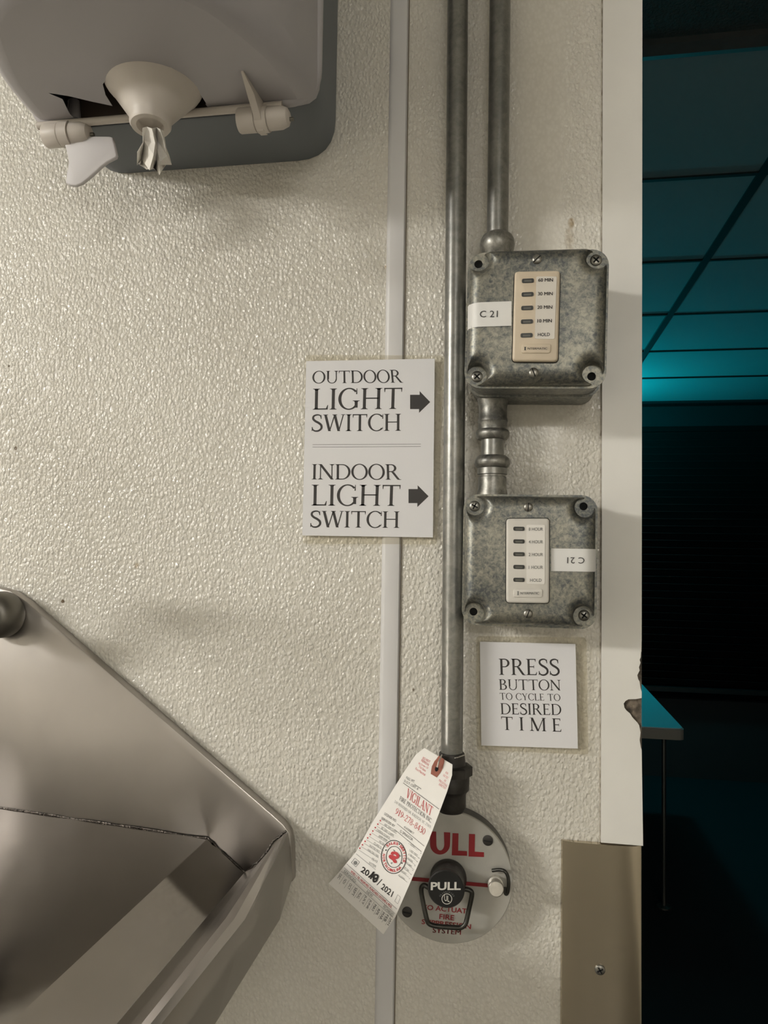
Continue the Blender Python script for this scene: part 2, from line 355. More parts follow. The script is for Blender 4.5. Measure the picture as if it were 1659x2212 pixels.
def glyph(c):
    if c == 'O': return _arc(.47, .5, .47, .525, 0, 360, n=40), .94
    if c == 'C': return _arc(.47, .5, .47, .525, 42, 318)+_wedge(.80, .72, .28)+_wedge(.80, .14, .10, .02), .84
    if c == 'G': return _arc(.47, .5, .47, .525, 42, 318)+_wedge(.80, .72, .28)+_stem(.79, .08, .42, False, False)+_serif(.79, .42, False, .09), .94
    if c == 'D': return _stem(.16)+_arc(.40, .5, .48, .5, -90, 90)+_rect(.1, 1-TN, .42, 1)+_rect(.1, 0, .42, TN), .90
    if c == 'R': return _stem(.16)+_arc(.34, .745, .30, .255, -90, 90)+_rect(.16, 1-TN, .36, 1)+_rect(.16, .49, .40, .49+TN)+_diag(.42, .5, .74, .02, TH*1.15)+_stroke([(.70, .06), (.80, .01), (.90, 0)], [.12, .05, .02]), .86
    if c == 'P': return _stem(.16)+_arc(.34, .735, .31, .265, -90, 90)+_rect(.16, 1-TN, .36, 1)+_rect(.16, .47, .36, .47+TN), .68
    if c == 'B': return _stem(.16)+_arc(.34, .76, .27, .24, -90, 90)+_arc(.36, .27, .33, .27, -90, 90)+_rect(.16, 1-TN, .36, 1)+_rect(.16, .50, .38, .50+TN)+_rect(.16, 0, .38, TN), .72
    if c == 'U': return _stem(.17, .33, 1, False)+_arc(.45, .33, .342, .355, 180, 360, tx=.09)+_stem(.76, .33, 1, False, True, .075), .90
    if c == 'T': return _stem(.42, 0, 1, True, False)+_rect(.04, 1-TN, .80, 1)+[[(.02, 1), (.08, 1), (.06, .80), (.035, .80)], [(.76, 1), (.82, 1), (.805, .80), (.78, .80)]], .84
    if c == 'L': return _stem(.16)+_rect(.1, 0, .62, TN)+[[(.56, 0), (.66, 0), (.68, .22), (.655, .22)]], .68
    if c == 'I': return _stem(.17), .34
    if c == 'H': return _stem(.16)+_stem(.78)+_rect(.16, .49, .78, .49+TN), .94
    if c == 'E': return _stem(.16)+_rect(.1, 0, .60, TN)+_rect(.1, 1-TN, .56, 1)+_rect(.16, .49, .48, .49+TN)+[[(.54, 0), (.62, 0), (.65, .2), (.625, .2)], [(.52, 1), (.59, 1), (.585, .82), (.56, .82)], [(.46, .42), (.49, .42), (.49, .61), (.46, .61)]], .68
    if c == 'F': return _stem(.16)+_rect(.1, 1-TN, .56, 1)+_rect(.16, .47, .48, .47+TN)+[[(.52, 1), (.59, 1), (.585, .82), (.56, .82)], [(.46, .40), (.49, .40), (.49, .59), (.46, .59)]], .62
    if c == 'N': return _stem(.15, 0, 1, True, False, .06)+_stem(.80, 0, 1, False, True, .06)+_diag(.82, 0, .13, 1, TH*1.25)+_rect(.0, .97, .17, 1), .95
    if c == 'M': return _stem(.13, 0, 1, True, False, .06)+_stem(.98, 0, 1)+_diag(.55, 0, .15, 1, TH*1.15)+_diag(.55, 0, .96, 1, .06)+_rect(0, .97, .2, 1), 1.12
    if c == 'W': return _diag(.36, 0, .12, 1, TH*1.1)+_diag(.36, 0, .63, 1, .06)+_diag(.86, 0, .62, 1, TH*1.1)+_diag(.86, 0, 1.10, 1, .06)+_rect(0, .965, .26, 1)+_rect(.5, .965, .76, 1)+_rect(.98, .965, 1.2, 1), 1.2
    if c == 'V': return _diag(.43, 0, .13, 1, TH*1.1)+_diag(.43, 0, .72, 1, .06)+_rect(0, .965, .28, 1)+_rect(.6, .965, .84, 1), .84
    if c == 'A': return _diag(.12, 0, .42, 1, .06)+_diag(.75, 0, .43, 1, TH*1.1)+_rect(.25, .33, .62, .33+TN)+_rect(0, 0, .24, .035)+_rect(.6, 0, .9, .035), .88
    if c == 'Y': return _stem(.42, 0, .47, True, False)+_diag(.42, .43, .12, 1, TH*1.1)+_diag(.43, .43, .70, 1, .06)+_rect(0, .965, .28, 1)+_rect(.58, .965, .84, 1), .84
    if c == 'S': return _curvy([(.53, .80), (.47, .95), (.30, .985), (.13, .91), (.10, .75), (.22, .61), (.40, .50), (.54, .36), (.55, .17), (.40, .03), (.20, .02), (.08, .12), (.05, .25)], .045, .13)+_wedge(.53, .74, .25, .025)+_wedge(.05, .02, .24, .025), .62
    if c == '0': return _arc(.30, .5, .29, .52, 0, 360, .10, .05), .62
    if c == '1': return _stem(.26, 0, 1, True, False)+_stroke([(.08, .82), (.24, .97)], .06), .5
    if c == '2': return _curvy([(.08, .74), (.16, .93), (.34, .98), (.50, .86), (.48, .64), (.30, .36), (.06, .05)], .05, .10)+_rect(.04, 0, .58, .09), .64
    if c == '3': return _curvy([(.08, .85), (.28, .98), (.46, .86), (.42, .62), (.22, .54)], .05, .10)+_curvy([(.22, .54), (.46, .46), (.52, .24), (.36, .03), (.06, .08)], .05, .11), .6
    if c == '4': return _rect(.38, 0, .48, 1)+_rect(.02, .24, .60, .31)+_stroke([(.05, .28), (.42, .98)], .06), .64
    if c == '6': return _arc(.31, .31, .28, .33, 0, 360, .10, .05)+_curvy([(.07, .35), (.14, .68), (.48, 1)], .06, .11), .64
    if c == '7': return _rect(.04, .9, .56, 1)+_stroke([(.54, .93), (.22, 0)], .085), .6
    if c == '8': return _arc(.31, .75, .23, .26, 0, 360, .08, .05)+_arc(.31, .26, .28, .28, 0, 360, .095, .05), .64
    if c == '9': return _arc(.31, .68, .28, .33, 0, 360, .10, .05)+_curvy([(.55, .65), (.48, .30), (.12, 0)], .06, .11), .64
    if c == '-': return _rect(.06, .34, .36, .42), .42
    if c == '.': return [circ(.1, .06, .065, 10)], .2
    if c == ',': return [circ(.1, .06, .06, 10)]+[[(.09, .06), (.16, .06), (.08, -.14), (.05, -.14)]], .2
    return [], .38
def serif_text(s, gap=.06):
    x = 0; V, Fc = [], []
    for c in s:
        polys, wd = glyph(c)
        for p in polys:
            n = len(V); V += [(x+q[0], q[1]) for q in p]; Fc.append(tuple(range(n, n+len(p))))
        x += wd+gap
    return V, Fc
def sans_text(s, bold=0.0):
    cu = bpy.data.curves.new('t', 'FONT'); cu.body = s; cu.offset = bold; cu.resolution_u = 3; cu.fill_mode = 'FRONT'
    o = bpy.data.objects.new('t', cu); sc.collection.objects.link(o); dg = bpy.context.evaluated_depsgraph_get(); dg.update()
    me = bpy.data.meshes.new_from_object(o.evaluated_get(dg)); V = [(v.co.x, v.co.y) for v in me.vertices]; Fc = [tuple(p.vertices) for p in me.polygons]
    bpy.data.objects.remove(o); bpy.data.curves.remove(cu); bpy.data.meshes.remove(me); return V, Fc
def norm(vf, y0=None, y1=None):
    V, Fc = vf; xs = [v[0] for v in V]; ys = [v[1] for v in V]; a, b = min(xs), max(xs); c = min(ys) if y0 is None else y0; d = max(ys) if y1 is None else y1
    return [((x-a)/(b-a), (y-c)/(d-c)) for x, y in V], Fc
def lay(vf, bl, br, up, d, tr=None):
    """text from unit square to a pixel parallelogram (or quad) on a surface; d is a depth or a function of the pixel"""
    V, Fc = vf; out = []
    tl = (bl[0]+up[0], bl[1]+up[1]); tr = tr or (br[0]+up[0], br[1]+up[1])
    for x, y in V:
        px = (bl[0]*(1-x)+br[0]*x)*(1-y)+(tl[0]*(1-x)+tr[0]*x)*y; py = (bl[1]*(1-x)+br[1]*x)*(1-y)+(tl[1]*(1-x)+tr[1]*x)*y
        out.append(P(px, py, d(px, py) if callable(d) else d))
    return out, Fc
def crop(ox, oy, s): return lambda x, y: (ox+x/s, oy+y/s)
def write(parent, s, C, bl, br, up, d, m=None, font='serif', tr=None, bold=0.0, gap=.06, name='lettering'):
    a, b, u0 = C(*bl), C(*br), C(bl[0]+up[0], bl[1]+up[1]); t = C(*tr) if tr else None
    if font == 'serif': vf = norm(serif_text(s, gap), 0, 1)
    else:
        raw = sans_text(s, bold if 'M' not in s else 0.0)
        if bold and 'M' in s: raw = (sum(([(x+k*bold, y) for x, y in raw[0]] for k in (-1, 0, 1)), []), sum(([tuple(i+k*len(raw[0]) for i in f) for f in raw[1]] for k in (0, 1, 2)), []))
        vf = norm(raw)
    return make(name, lay(vf, a, b, (u0[0]-a[0], u0[1]-a[1]), d, t), m or INK, parent, fixn=False)
def rule(parent, C, a, b, t, d, m=None, name='printed_rule'):
    a, b = Vector(C(*a)), Vector(C(*b)); n = (b-a).normalized(); n = Vector((-n.y, n.x))*t/2
    k = 6; top = [a.lerp(b, i/k)+n for i in range(k+1)]; bot = [a.lerp(b, i/k)-n for i in range(k+1)]
    g = lambda p: P(p[0], p[1], d(p[0], p[1]) if callable(d) else d)
    V = [g(p) for p in top+bot]; return make(name, (V, [(i, i+1, k+2+i, k+1+i) for i in range(k)]), m or INK, parent, fixn=False)
def decal(parent, pts, C, d, m, name):
    V = [P(*C(*p), d(*C(*p)) if callable(d) else d) for p in pts]; return make(name, (V, [tuple(range(len(V)))]), m, parent, fixn=False)
ID = lambda x, y: (x, y)

# ================================================================== THE SETTING
WX = .1022                                   # the wall ends here, at the doorway
KX0, KX1, KY, KZ = -4.2, 2.2, -4.8, 2.45
wall = struct(make('wall_back', join(box(KX0, WX, 0, .12, 0, KZ)), FRP), 'white pebbled panel wall carrying the switch boxes and conduit')
struct(make('wall_doorway', join(box(1.05, KX1, 0, .12, 0, KZ), box(WX, 1.05, 0, .12, 2.1, KZ)), KW))
struct(make('wall_left', box(KX0-.1, KX0, KY, .12, 0, KZ), KW)); struct(make('wall_right', box(KX1, KX1+.1, KY, .12, 0, KZ), KW)); struct(make('wall_front', box(KX0-.1, KX1+.1, KY-.1, KY, 0, KZ), KW))
struct(make('floor', box(KX0-.1, KX1+.1, KY-.1, .12, -.1, 0), KF)); struct(make('ceiling', box(KX0-.1, KX1+.1, KY-.1, .12, KZ, KZ+.1), KC))
for i, ((lx, ly), k) in enumerate(KITCHEN_LAMPS):
    t = thing('ceiling_lamp', (lx, ly, KZ), 'bright wraparound fluorescent lamp on the kitchen ceiling beside the left wall' if i == 0 else 'dimmer wraparound fluorescent lamp on the kitchen ceiling near the front wall', 'ceiling lamp', 'kitchen ceiling lamps')
    make('lamp_housing', box(lx-.64, lx+.64, ly-.16, ly+.16, KZ-.045, KZ), LAMPB, t)
    pr = [(-.14, 0), (-.15, -.04), (-.11, -.085), (0, -.1), (.11, -.085), (.15, -.04), (.14, 0)]
    make('lamp_lens', loft([[(lx+s*.61, ly+a, KZ-.0455+b) for a, b in pr] for s in (-1, 1)]), LAMP if i == 0 else LAMP2, t)

# dining room seen through the doorway
DY, DZ = 4.62, 2.44
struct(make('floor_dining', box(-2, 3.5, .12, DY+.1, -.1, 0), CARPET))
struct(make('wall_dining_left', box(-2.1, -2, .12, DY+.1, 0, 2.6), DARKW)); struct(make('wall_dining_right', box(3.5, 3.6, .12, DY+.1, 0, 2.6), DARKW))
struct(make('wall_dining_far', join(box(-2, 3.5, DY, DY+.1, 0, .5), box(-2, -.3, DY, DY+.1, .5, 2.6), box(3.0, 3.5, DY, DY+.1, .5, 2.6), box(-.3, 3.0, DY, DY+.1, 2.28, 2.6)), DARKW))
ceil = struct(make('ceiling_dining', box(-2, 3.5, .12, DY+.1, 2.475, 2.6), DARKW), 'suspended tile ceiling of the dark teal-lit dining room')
rows = [.9]+[1.4326+.6135*k for k in range(6)]; rows[-1] = DY
cols = [-1.815, -.595, .625, 1.845, 3.065]
for j in range(len(rows)-1):
    for i in range(len(cols)-1):
        dz = random.uniform(-.003, .003)
        make('ceiling_tile', box(cols[i]+.012, cols[i+1]-.012, rows[j]+.006, rows[j+1]-.006, DZ+.004+dz, DZ+.02+dz), TILE, ceil)
for j, y in enumerate(rows[1:-1]):
    for i in range(len(cols)-1): make('grid_bar', box(cols[i]+.012, cols[i+1]-.012, y-.006+random.uniform(-.003, .003), y+.006, DZ-.003, DZ+.03), GRID, ceil)
for x in cols: make('grid_bar', box(x-.012, x+.012, .9, DY-.002, DZ-.003, DZ+.03), GRID, ceil)
struct(make('trim_1', loft([[(x, y, z) for y, z in ((.842, 2.475), (.842, 2.428), (.872, 2.424), (.90, 2.434), (.90, 2.475))] for x in (-2, 3.5)]), BROWN), 'brown strip across the dining room ceiling')
make('soffit_panel', box(-2, 3.5, .121, .842, DZ, DZ+.02), SOFFIT, ceil)
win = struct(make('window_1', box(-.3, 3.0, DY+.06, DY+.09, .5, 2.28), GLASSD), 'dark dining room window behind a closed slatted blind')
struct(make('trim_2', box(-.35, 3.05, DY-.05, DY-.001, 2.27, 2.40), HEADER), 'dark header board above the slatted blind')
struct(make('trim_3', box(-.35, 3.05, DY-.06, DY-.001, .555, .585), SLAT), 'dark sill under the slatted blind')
bl = thing('window_blind', (1.35, DY-.03, .6), 'dark horizontal slatted blind covering the dining room window', 'blind')
slat0 = None; nz = 36
for k in range(nz):
    z = .615+(2.255-.615)*k/(nz-1)
    if slat0 is None:
        sl = make('slat', loft([[(x, DY-.03+.018*c, z-.021*c+.002*(1-c*c)+e) for c, e in ((-1, 0), (0, 0), (1, 0), (1, .002), (0, .002), (-1, .002))] for x in (-.28, 2.98)]), SLAT, bl); slat0 = sl
    else:
        sl = slat0.copy(); sc.collection.objects.link(sl); sl.parent = bl
    sl.location.z = z-.6
# table in the dining room
tx1, ty0, ty1, tz = .664, 2.58, 3.95, .75
t = thing('dining_table', (.2, 3.2, 0), 'pale topped dining table glowing teal in the dark room beyond the doorway', 'table')
make('table_top', plate([(0, 0), (1, 0), (1, 1), (0, 1)], 0, 1) if False else loft([fillet3 for fillet3 in [[(x, y, z) for x, y in fillet([(-.25, ty0+.005), (tx1-.005, ty0+.005), (tx1-.005, ty1-.005), (-.25, ty1-.005)], .03)] for z in (tz-.004, tz)]]), TABLET, t)
make('table_edge', loft([[(x, y, z) for x, y in fillet([(-.255, ty0), (tx1, ty0), (tx1, ty1), (-.255, ty1)], .03)] for z in (tz-.045, tz-.0045)]), TABLEE, t)
for x in (-.2, .605):
    for y in (ty0+.12, ty1-.12): make('leg', lathe((x, y, 0), (0, 0, 1), [(.03, 0), (.03, .006), (.009, .01), (.009, tz-.0455)], 16), CHROME, t)

# doorway corner moulding with its chip, and the stainless guard under it
C8 = crop(1000, 1360, 2.517)
topz = 2.42
edge = [(972, 60), (967, 150), (961, 165), (966, 180), (957, 205), (961, 222), (948, 248), (953, 270), (960, 282), (966, 318), (972, 340), (972, 372), (940, 378), (900, 379), (884, 388), (874, 402), (878, 425), (890, 441), (910, 458), (922, 478), (935, 492), (950, 508), (958, 520), (966, 560), (961, 600), (967, 640), (972, 655)]
gtop = P(1300, 1821, .003).z
tb0, tb1 = P(1299, 1820, .0045).z, P(1386, 1827, .0045).z
poly = [(.0698, tb0), (.0698, topz), (WX+.0005, topz)]+[(min(p.x, WX+.0005), p.z) for p in (P(*C8(*e), .0045) for e in edge)]+[(WX+.0005, tb1)]
trim = struct(make('trim_4', plate(poly, .0002, .0045), TRIMW), 'smooth white corner moulding along the doorway edge, chipped near the guard')
chip = fillet([(.0905, 1.303), (.097, 1.282), (.1017, 1.275), (.1017, 1.40), (.098, 1.39), (.0975, 1.352), (.0965, 1.330), (.0905, 1.318)], .002)
make('exposed_core', plate([(p.x, p.z) for p in (P(*C8(*e), .0022) for e in [(860, 395), (890, 368), (965, 120), (971, 120), (971, 660), (955, 660), (945, 520), (895, 470)])], .0003, .0022), CORE, trim)
make('seam_line', box(.0690, .0697, -.0012, -.0002, gtop, topz), mat('seam_grime', (.22, .18, .13), .9, vary=.7, vscale=160, col2=(.62, .58, .5)), trim)
gx0 = P(1212, 1900, .003).x
prof = [(gx0, -.0006), (gx0+.0010, -.0034), (gx0+.0095, -.0052), (gx0+.0115, -.0054), (gx0+.030, -.0062), (gx0+.042, -.0066), (WX-.020, -.0066), (WX-.015, -.0063), (WX-.0105, -.0055), (WX-.007, -.0045), (WX-.003, -.0029), (WX-.0005, -.0014), (WX+.0008, .0006), (WX+.0014, .004), (WX+.0014, .065), (WX+.0004, .065), (WX+.0004, .004), (WX-.004, -.0006)]
gt = thing('corner_guard', (WX, 0, .12), 'brushed stainless steel corner guard screwed low on the doorway edge', 'corner guard')
zl, zr_ = P(1212, 1815, .003).z, P(1386, 1828, .003).z
make('guard_sheet', loft([[(x, y, .12) for x, y in prof], [(x, y, zl+(zr_-zl)*min(1, (x-gx0)/(WX-gx0))) for x, y in prof]]), GUARD, gt, smooth=35)
def phillips(parent, c, r, d, m=SCREW, name='screw'):
    """domed cross-head screw standing on a surface at depth d"""
    s = make(name, lathe((c.x, -d, c.z), (0, -1, 0), [(r, -.0005), (r, .0003), (r*.9, .0008), (r*.5, .0013), (0, .0014)], 20), m, parent, smooth=50)
    a = random.uniform(.3, 1.2); dx, dz = Vector((math.cos(a), math.sin(a))), None
    def bar(v):
        n = Vector((-v.y, v.x)); q = [v*r*.62+n*r*.13, v*-r*.62+n*r*.13, v*-r*.62-n*r*.13, v*r*.62-n*r*.13]
        return plate([(c.x+p.x, c.z+p.y) for p in q], d+.0010, d+.00155)
    make('cross_recess', join(bar(dx), bar(Vector((-dx.y, dx.x)))), HOLE, s); return s
def slotted(parent, c, r, d, ang, m=SCREW):
    s = make('screw', lathe((c.x, -d, c.z), (0, -1, 0), [(r, -.0005), (r, .0004), (r*.92, .0009), (r*.5, .0014), (0, .0015)], 20), m, parent, smooth=50)
    v = Vector((math.cos(ang), math.sin(ang))); n = Vector((-v.y, v.x)); q = [v*r*.93+n*r*.11, v*-r*.93+n*r*.11, v*-r*.93-n*r*.11, v*r*.93-n*r*.11]
    make('slot', plate([(c.x+p.x, c.z+p.y) for p in q], d+.0009, d+.0017), HOLE, s); return s
phillips(gt, P(1296, 2095, .0066), .0042, .0066)

# panel divider strip on the wall
sx = (P(838, 300).x+P(812, 2100).x)/2, (P(880, 300).x+P(852, 2100).x)/2
st = struct(make('trim_5', loft([[(x, y, z) for x, y in ((sx[0], -.0002), (sx[0]+.0015, -.0022), (sx[0]+.004, -.003), (sx[1]-.004, -.003), (sx[1]-.0012, -.0024), (sx[1], -.0002))] for z in (.02, 2.44)]), STRIP, smooth=40), 'smooth white divider strip between the pebbled wall panels')
make('seam_line', box(sx[1]+.0001, sx[1]+.0009, -.0010, -.0002, .02, 2.44), mat('strip_shadow_gap', (.20, .17, .13), .9), st)  # dark bar drawn in for the shadow gap along the strip's right edge

# ================================================================== CONDUITS
def conduit(px_top, px_bot, y_bot, name, label, z_top=2.40):
    a = P(px_top, 30, .0182); b = P(px_bot, y_bot, .0182); x0 = a.x+(a.x-b.x)*(z_top-a.z)/(a.z-b.z)
    t = thing(name, (b.x, -.0182, b.z), label, 'conduit', 'galvanised conduits'); return t, a, b, Vector((x0, -.0182, z_top))
ct, a, b, tp = conduit(988.5, 976, 1626, 'conduit', 'long galvanised conduit running down the wall to the round pull station')
make('pipe', tube([b+(tp-b)*k/8 for k in range(9)], .0090, 28), EMT, ct, smooth=40)
# fitting between the long conduit and the pull station
fz = b.z; pb = P(965.5, 1894.5, .023).z+(P(1106, 1894.5, .023).x-P(825, 1894.5, .023).x)/2+.0105
make('connector', lathe((b.x, -.0182, pb-.012), (0, 0, 1), [(.010, 0), (.012, .004), (.012, .014), (.0128, .016), (.0145, .018), (.0148, .028), (.0135, .032), (.0118, .034), (.0108, .044), (.0106, fz-pb+.012-.0005), (.0098, fz-pb+.0125)], 32), DARKCAST, ct, smooth=35)
make('locknut', lathe((b.x, -.0182, pb+.017), (0, 0, 1), [(.0135, 0), (.0172, .001), (.0172, .008), (.0135, .009)], 8), DARKCAST, ct)
ct2, a2, b2, tp2 = conduit(1080, 1074.5, 520, 'conduit', 'short galvanised conduit coming down into the upper timer box')
make('pipe', tube([b2+(tp2-b2)*k/4 for k in range(5)], .0090, 28), EMT, ct2, smooth=40)
BX_TOP = P(1157, 556, .05).z
zc = P(1073, 543, .02).z
make('compression_nut', lathe((b2.x, -.0182, zc-.004), (0, 0, 1), [(.0115, 0), (.0125, .003), (.0140, .006), (.0147, .010), (.0142, .014), (.0125, .0175), (.0098, .0195), (.0090, .0200)], 32), CAST, ct2, smooth=35)
# nipple of couplings joining the two boxes
tz_, bz_ = P(1064, 868, .02).z, P(1064, 1069, .02).z
ct3 = thing('conduit_coupling', (P(1064, 1060, .0182).x, -.0182, bz_), 'stubby stack of zinc couplings joining the upper timer box to the lower one', 'coupling', None)
cx3 = P(1064, 960, .0182).x; L3 = tz_-bz_
def zz(y): return P(1064, y, .0182).z-bz_
make('upper_connector', lathe((cx3, -.0182, bz_), (0, 0, 1), [(.0094, zz(950)), (.0125, zz(949)), (.0138, zz(944)), (.0142, zz(936)), (.0135, zz(931)), (.0120, zz(928)), (.0120, zz(914)), (.0126, zz(911)), (.0122, zz(904)), (.0118, zz(902)), (.0118, zz(880)), (.0128, zz(868)), (.013, zz(862))], 32), CAST, ct3, smooth=35)
make('pipe', lathe((cx3, -.0182, bz_), (0, 0, 1), [(.0095, zz(990)), (.0095, zz(948))], 28), EMT, ct3, smooth=40)
make('lower_nut', lathe((cx3, -.0182, bz_), (0, 0, 1), [(.0118, zz(1012)), (.0135, zz(1009)), (.0147, zz(1003)), (.0147, zz(996)), (.0138, zz(990)), (.0115, zz(985)), (.0097, zz(984))], 32), CAST, ct3, smooth=35)
make('collar', lathe((cx3, -.0182, bz_), (0, 0, 1), [(.0112, zz(1026)), (.0124, zz(1025)), (.0124, zz(1012)), (.011, zz(1011))], 32), EMT, ct3, smooth=35)
make('lower_connector', lathe((cx3, -.0182, bz_), (0, 0, 1), [(.0128, zz(1073)), (.0126, zz(1064)), (.0118, zz(1056)), (.0116, zz(1031)), (.0110, zz(1030)), (.0110, zz(1025))], 32), CAST, ct3, smooth=35)

# ================================================================== TIMER BOXES
def timer_box(cpx, lip, rot, C, corners, holes, ring, label, dev):
    c = P(*cpx, lip); cx, cz = c.x, c.z; h = .0527; co, si = math.cos(rot), math.sin(rot)
    W = lambda u, v: (cx+u*co-v*si, cz+u*si+v*co)
    def Lc(p): x, z = p.x-cx, p.z-cz; return (x*co+z*si, -x*si+z*co)
    t = thing('timer_box', (cx, 0, cz-h), label, 'switch box', 'galvanised timer boxes')
    R_ = lambda hh, r: [W(*p) for p in rrect(0, 0, hh, hh, r)]
    if ring:
        make('back_box', plate(R_(.0508, .012), .0003, .038, .001), ZINC_BOX, t, smooth=40)
        make('joint_gap', plate(R_(.0485, .012), .038, .0405), HOLE, t)
        make('extension_ring', join(plate(R_(.0508, .012), .0405, lip-.0028), plate(R_(.0522, .012), .0405, .0425)), ZINC_BOX, t, smooth=40)
    else: make('back_box', plate(R_(.0508, .012), .0003, lip-.0028, .0005), ZINC_BOX, t, smooth=40)
    loc = [Lc(P(*C(*q), lip)) for q in corners]             # TR, TL, BL, BR
    hl = [circ(*W(*loc[i]), .0032, 18) for i in holes]
    cv = make('cover', holed(R_(h, .0125), hl, lip-.0025, lip), ZINC, t)
    for q in hl: make('screw_hole', plate(q, lip-.012, lip-.0026), HOLE, cv)
    # raised, corner-notched centre of the cover
    rings = []
    for ins, hh in ((0, 0), (.0003, .004), (.0012, .0085), (.0035, .0118), (.0070, .0136), (.0105, .0140)):
        hr = .0512-ins; R = .0078+ins*.9; ring_ = []
        for (ux, uy), (sx_, sy_), base in zip(loc, ((1, 1), (-1, 1), (-1, -1), (1, -1)), (0, 90, 180, 270)):
            ux_, uy_ = abs(ux), abs(uy); mx = (ux_+uy_)/2
            a = math.acos(max(-1, min(1, (hr-mx)/R)))
            pts = []
            for k in range(13):
                th = -a+(-(math.pi*2+(-2*a)) + math.pi/2)*0 + k/12*(-(2*math.pi)+math.pi/2+2*a)
                pts.append((mx+R*math.cos(th), mx+R*math.sin(th)))
            fl = .0025                                         # soften the two outer corners of the notch
            p0, p1 = pts[0], pts[-1]
            pts = [(p0[0], p0[1]-fl), (p0[0]-fl*.25, p0[1]-fl*.2)]+pts[1:-1]+[(p1[0]-fl*.2, p1[1]-fl*.25), (p1[0]-fl, p1[1])]
            ca, sa = math.cos(math.radians(base)), math.sin(math.radians(base))
            ring_ += [W(x*ca-y*sa, x*sa+y*ca) for x, y in pts]
        rings.append([(x, -(lip+hh), z) for x, z in ring_])
    make('raised_face', loft(rings), ZINC, t, smooth=60)
    top = lip+.014
    for i, q in enumerate(corners):
        if i not in holes: phillips(cv, P(*C(*q), lip), .0044, lip)
    for q, ang in dev['screws']: slotted(t, P(*C(*q), top), .0036, top, ang)
    # the push-button timer
    d1 = top+.0042
    body = fillet(pxpoly([C(*q) for q in dev['body']], d1), .003)
    tm = make('timer_switch', plate(body, top-.001, d1, .0016), dev['mat'], t, smooth=50)
    make('switch_frame_gap', plate(inset(body, -.0006), top-.001, top+.0004), HOLE, t)
    for q in dev['slots']:
        hw, hh = dev['slot_size']
        a, b_ = P(*C(q[0]-hw, q[1]), d1), P(*C(q[0]+hw, q[1]), d1); hz_ = hh/2*(b_.x-a.x)/hw/2*2
        make('indicator', plate(rrect((a.x+b_.x)/2, (a.z+b_.z)/2, (b_.x-a.x)/2, hz_/2*1.0, hz_*.35, 4), d1, d1+.0005), LENS, tm)
        make('indicator_rib', plate(rrect((a.x+b_.x)/2, (a.z+b_.z)/2-hz_*.08, (b_.x-a.x)/2*.62, hz_*.22, hz_*.08, 2), d1+.0005, d1+.0007), LENS2, tm)
    pn = make('label_panel', plate(fillet(pxpoly([C(*q) for q in dev['panel']], d1), .0012), d1, d1+.0004), dev['pmat'], tm)
    for s, (x0, x1, yb, hh, tlt) in dev['text']: write(tm, s, C, (x0, yb), (x1, yb+tlt), (1, -hh), d1+.0006, INKG if dev.get('pale') else INK, 'sans', bold=.018)
    bp = fillet(pxpoly([C(*q) for q in dev['badge']], d1), .0016); bd = make('brand_badge', plate(bp, d1, d1+.0009, .0005), dev['mat'], tm, smooth=50)
    x0, x1, yb, hh = dev['brand']
    write(tm, 'I', C, (x0, yb+6), (x0+(x1-x0)*.13, yb+6), (1, -hh*1.6), d1+.0011, INKG if dev.get('pale') else INK, 'serif', name='brand_lettering')
    write(tm, 'NTERMATIC', C, (x0+(x1-x0)*.17, yb), (x1, yb), (1, -hh), d1+.0011, INKG if dev.get('pale') else INK, 'sans', bold=.02, name='brand_lettering')
    # wrap-around circuit sticker
    sq = [P(*C(*q), top+.0003) for q in dev['sticker']]; s_ = dev['side']
    xo = cx+s_*.0512; cols_ = []
    inner = (sq[0], sq[1])                                     # inner top / bottom
    for x, dd in ((None, top+.0004), (cx+s_*.0395, top+.0005), (cx+s_*.0430, top+.0003), (cx+s_*.0468, top-.0014), (cx+s_*.0500, top-.0048), (cx+s_*.0512, lip+.005)):
        cols_.append([Vector((inner[0].x if x is None else x, -dd-.0003, inner[k].z)) for k in (0, 1)])
    V = [p for q in cols_ for p in q]; Fc = [(2*i, 2*i+1, 2*i+3, 2*i+2) for i in range(len(cols_)-1)]
    V2 = [p+Vector((0, .0002, 0)) for p in V]; sk = part_label(make('circuit_sticker', (V, Fc), STICK, t, smooth=60, fixn=False), dev['slabel'])
    (x0, y0), (x1, y1), up = dev['sttext']; write(sk, 'C 21', C, (x0, y0), (x1, y1), up, top+.0011, INK, 'sans')
    return t
C3 = crop(940, 480, 4.254); C4 = crop(960, 840, 4.097)
rows3 = [(539, '60 MIN', 947, 1083, 545), (664, '30 MIN', 943, 1080, 671), (789, '20 MIN', 938, 1076, 795), (914, '10 MIN', 938, 1072, 920), (1040, 'HOLD', 942, 1054, 1046)]
timer_box((1157.5, 690), .078, -.021, C3, [(1478, 350), (398, 386), (385, 1420), (1437, 1417)], (1, 3), True,
    'deep galvanised box with ivory timer marked in minutes, above the other timer box', dict(
    mat=IVORY, pmat=PANEL_T, screws=[((935, 342), .75), ((904, 1382), -1.2)], body=[(708, 1274), (1130, 1277), (1150, 440), (730, 448)],
    slots=[(852-3*i, r[0]) for i, r in enumerate(rows3)], slot_size=(55, 40), panel=[(915, 1072), (1096, 1075), (1118, 500), (930, 500)],
    text=[(r[1], (r[2], r[3], r[4]+2, 31, -2)) for r in rows3], badge=[(790, 1205), (1058, 1205), (1065, 1120), (795, 1120)], brand=(812, 1030, 1171, 20),
    sticker=[(702, 727), (699, 953)], side=-1, sttext=((409, 874), (574, 872), (2, -60)), slabel='white C 21 sticker wrapped around the left edge'))
rows4 = [(1238, '8 HOUR'), (1350, '4 HOUR'), (1463, '2 HOUR'), (1576, '1 HOUR'), (1690, 'HOLD')]
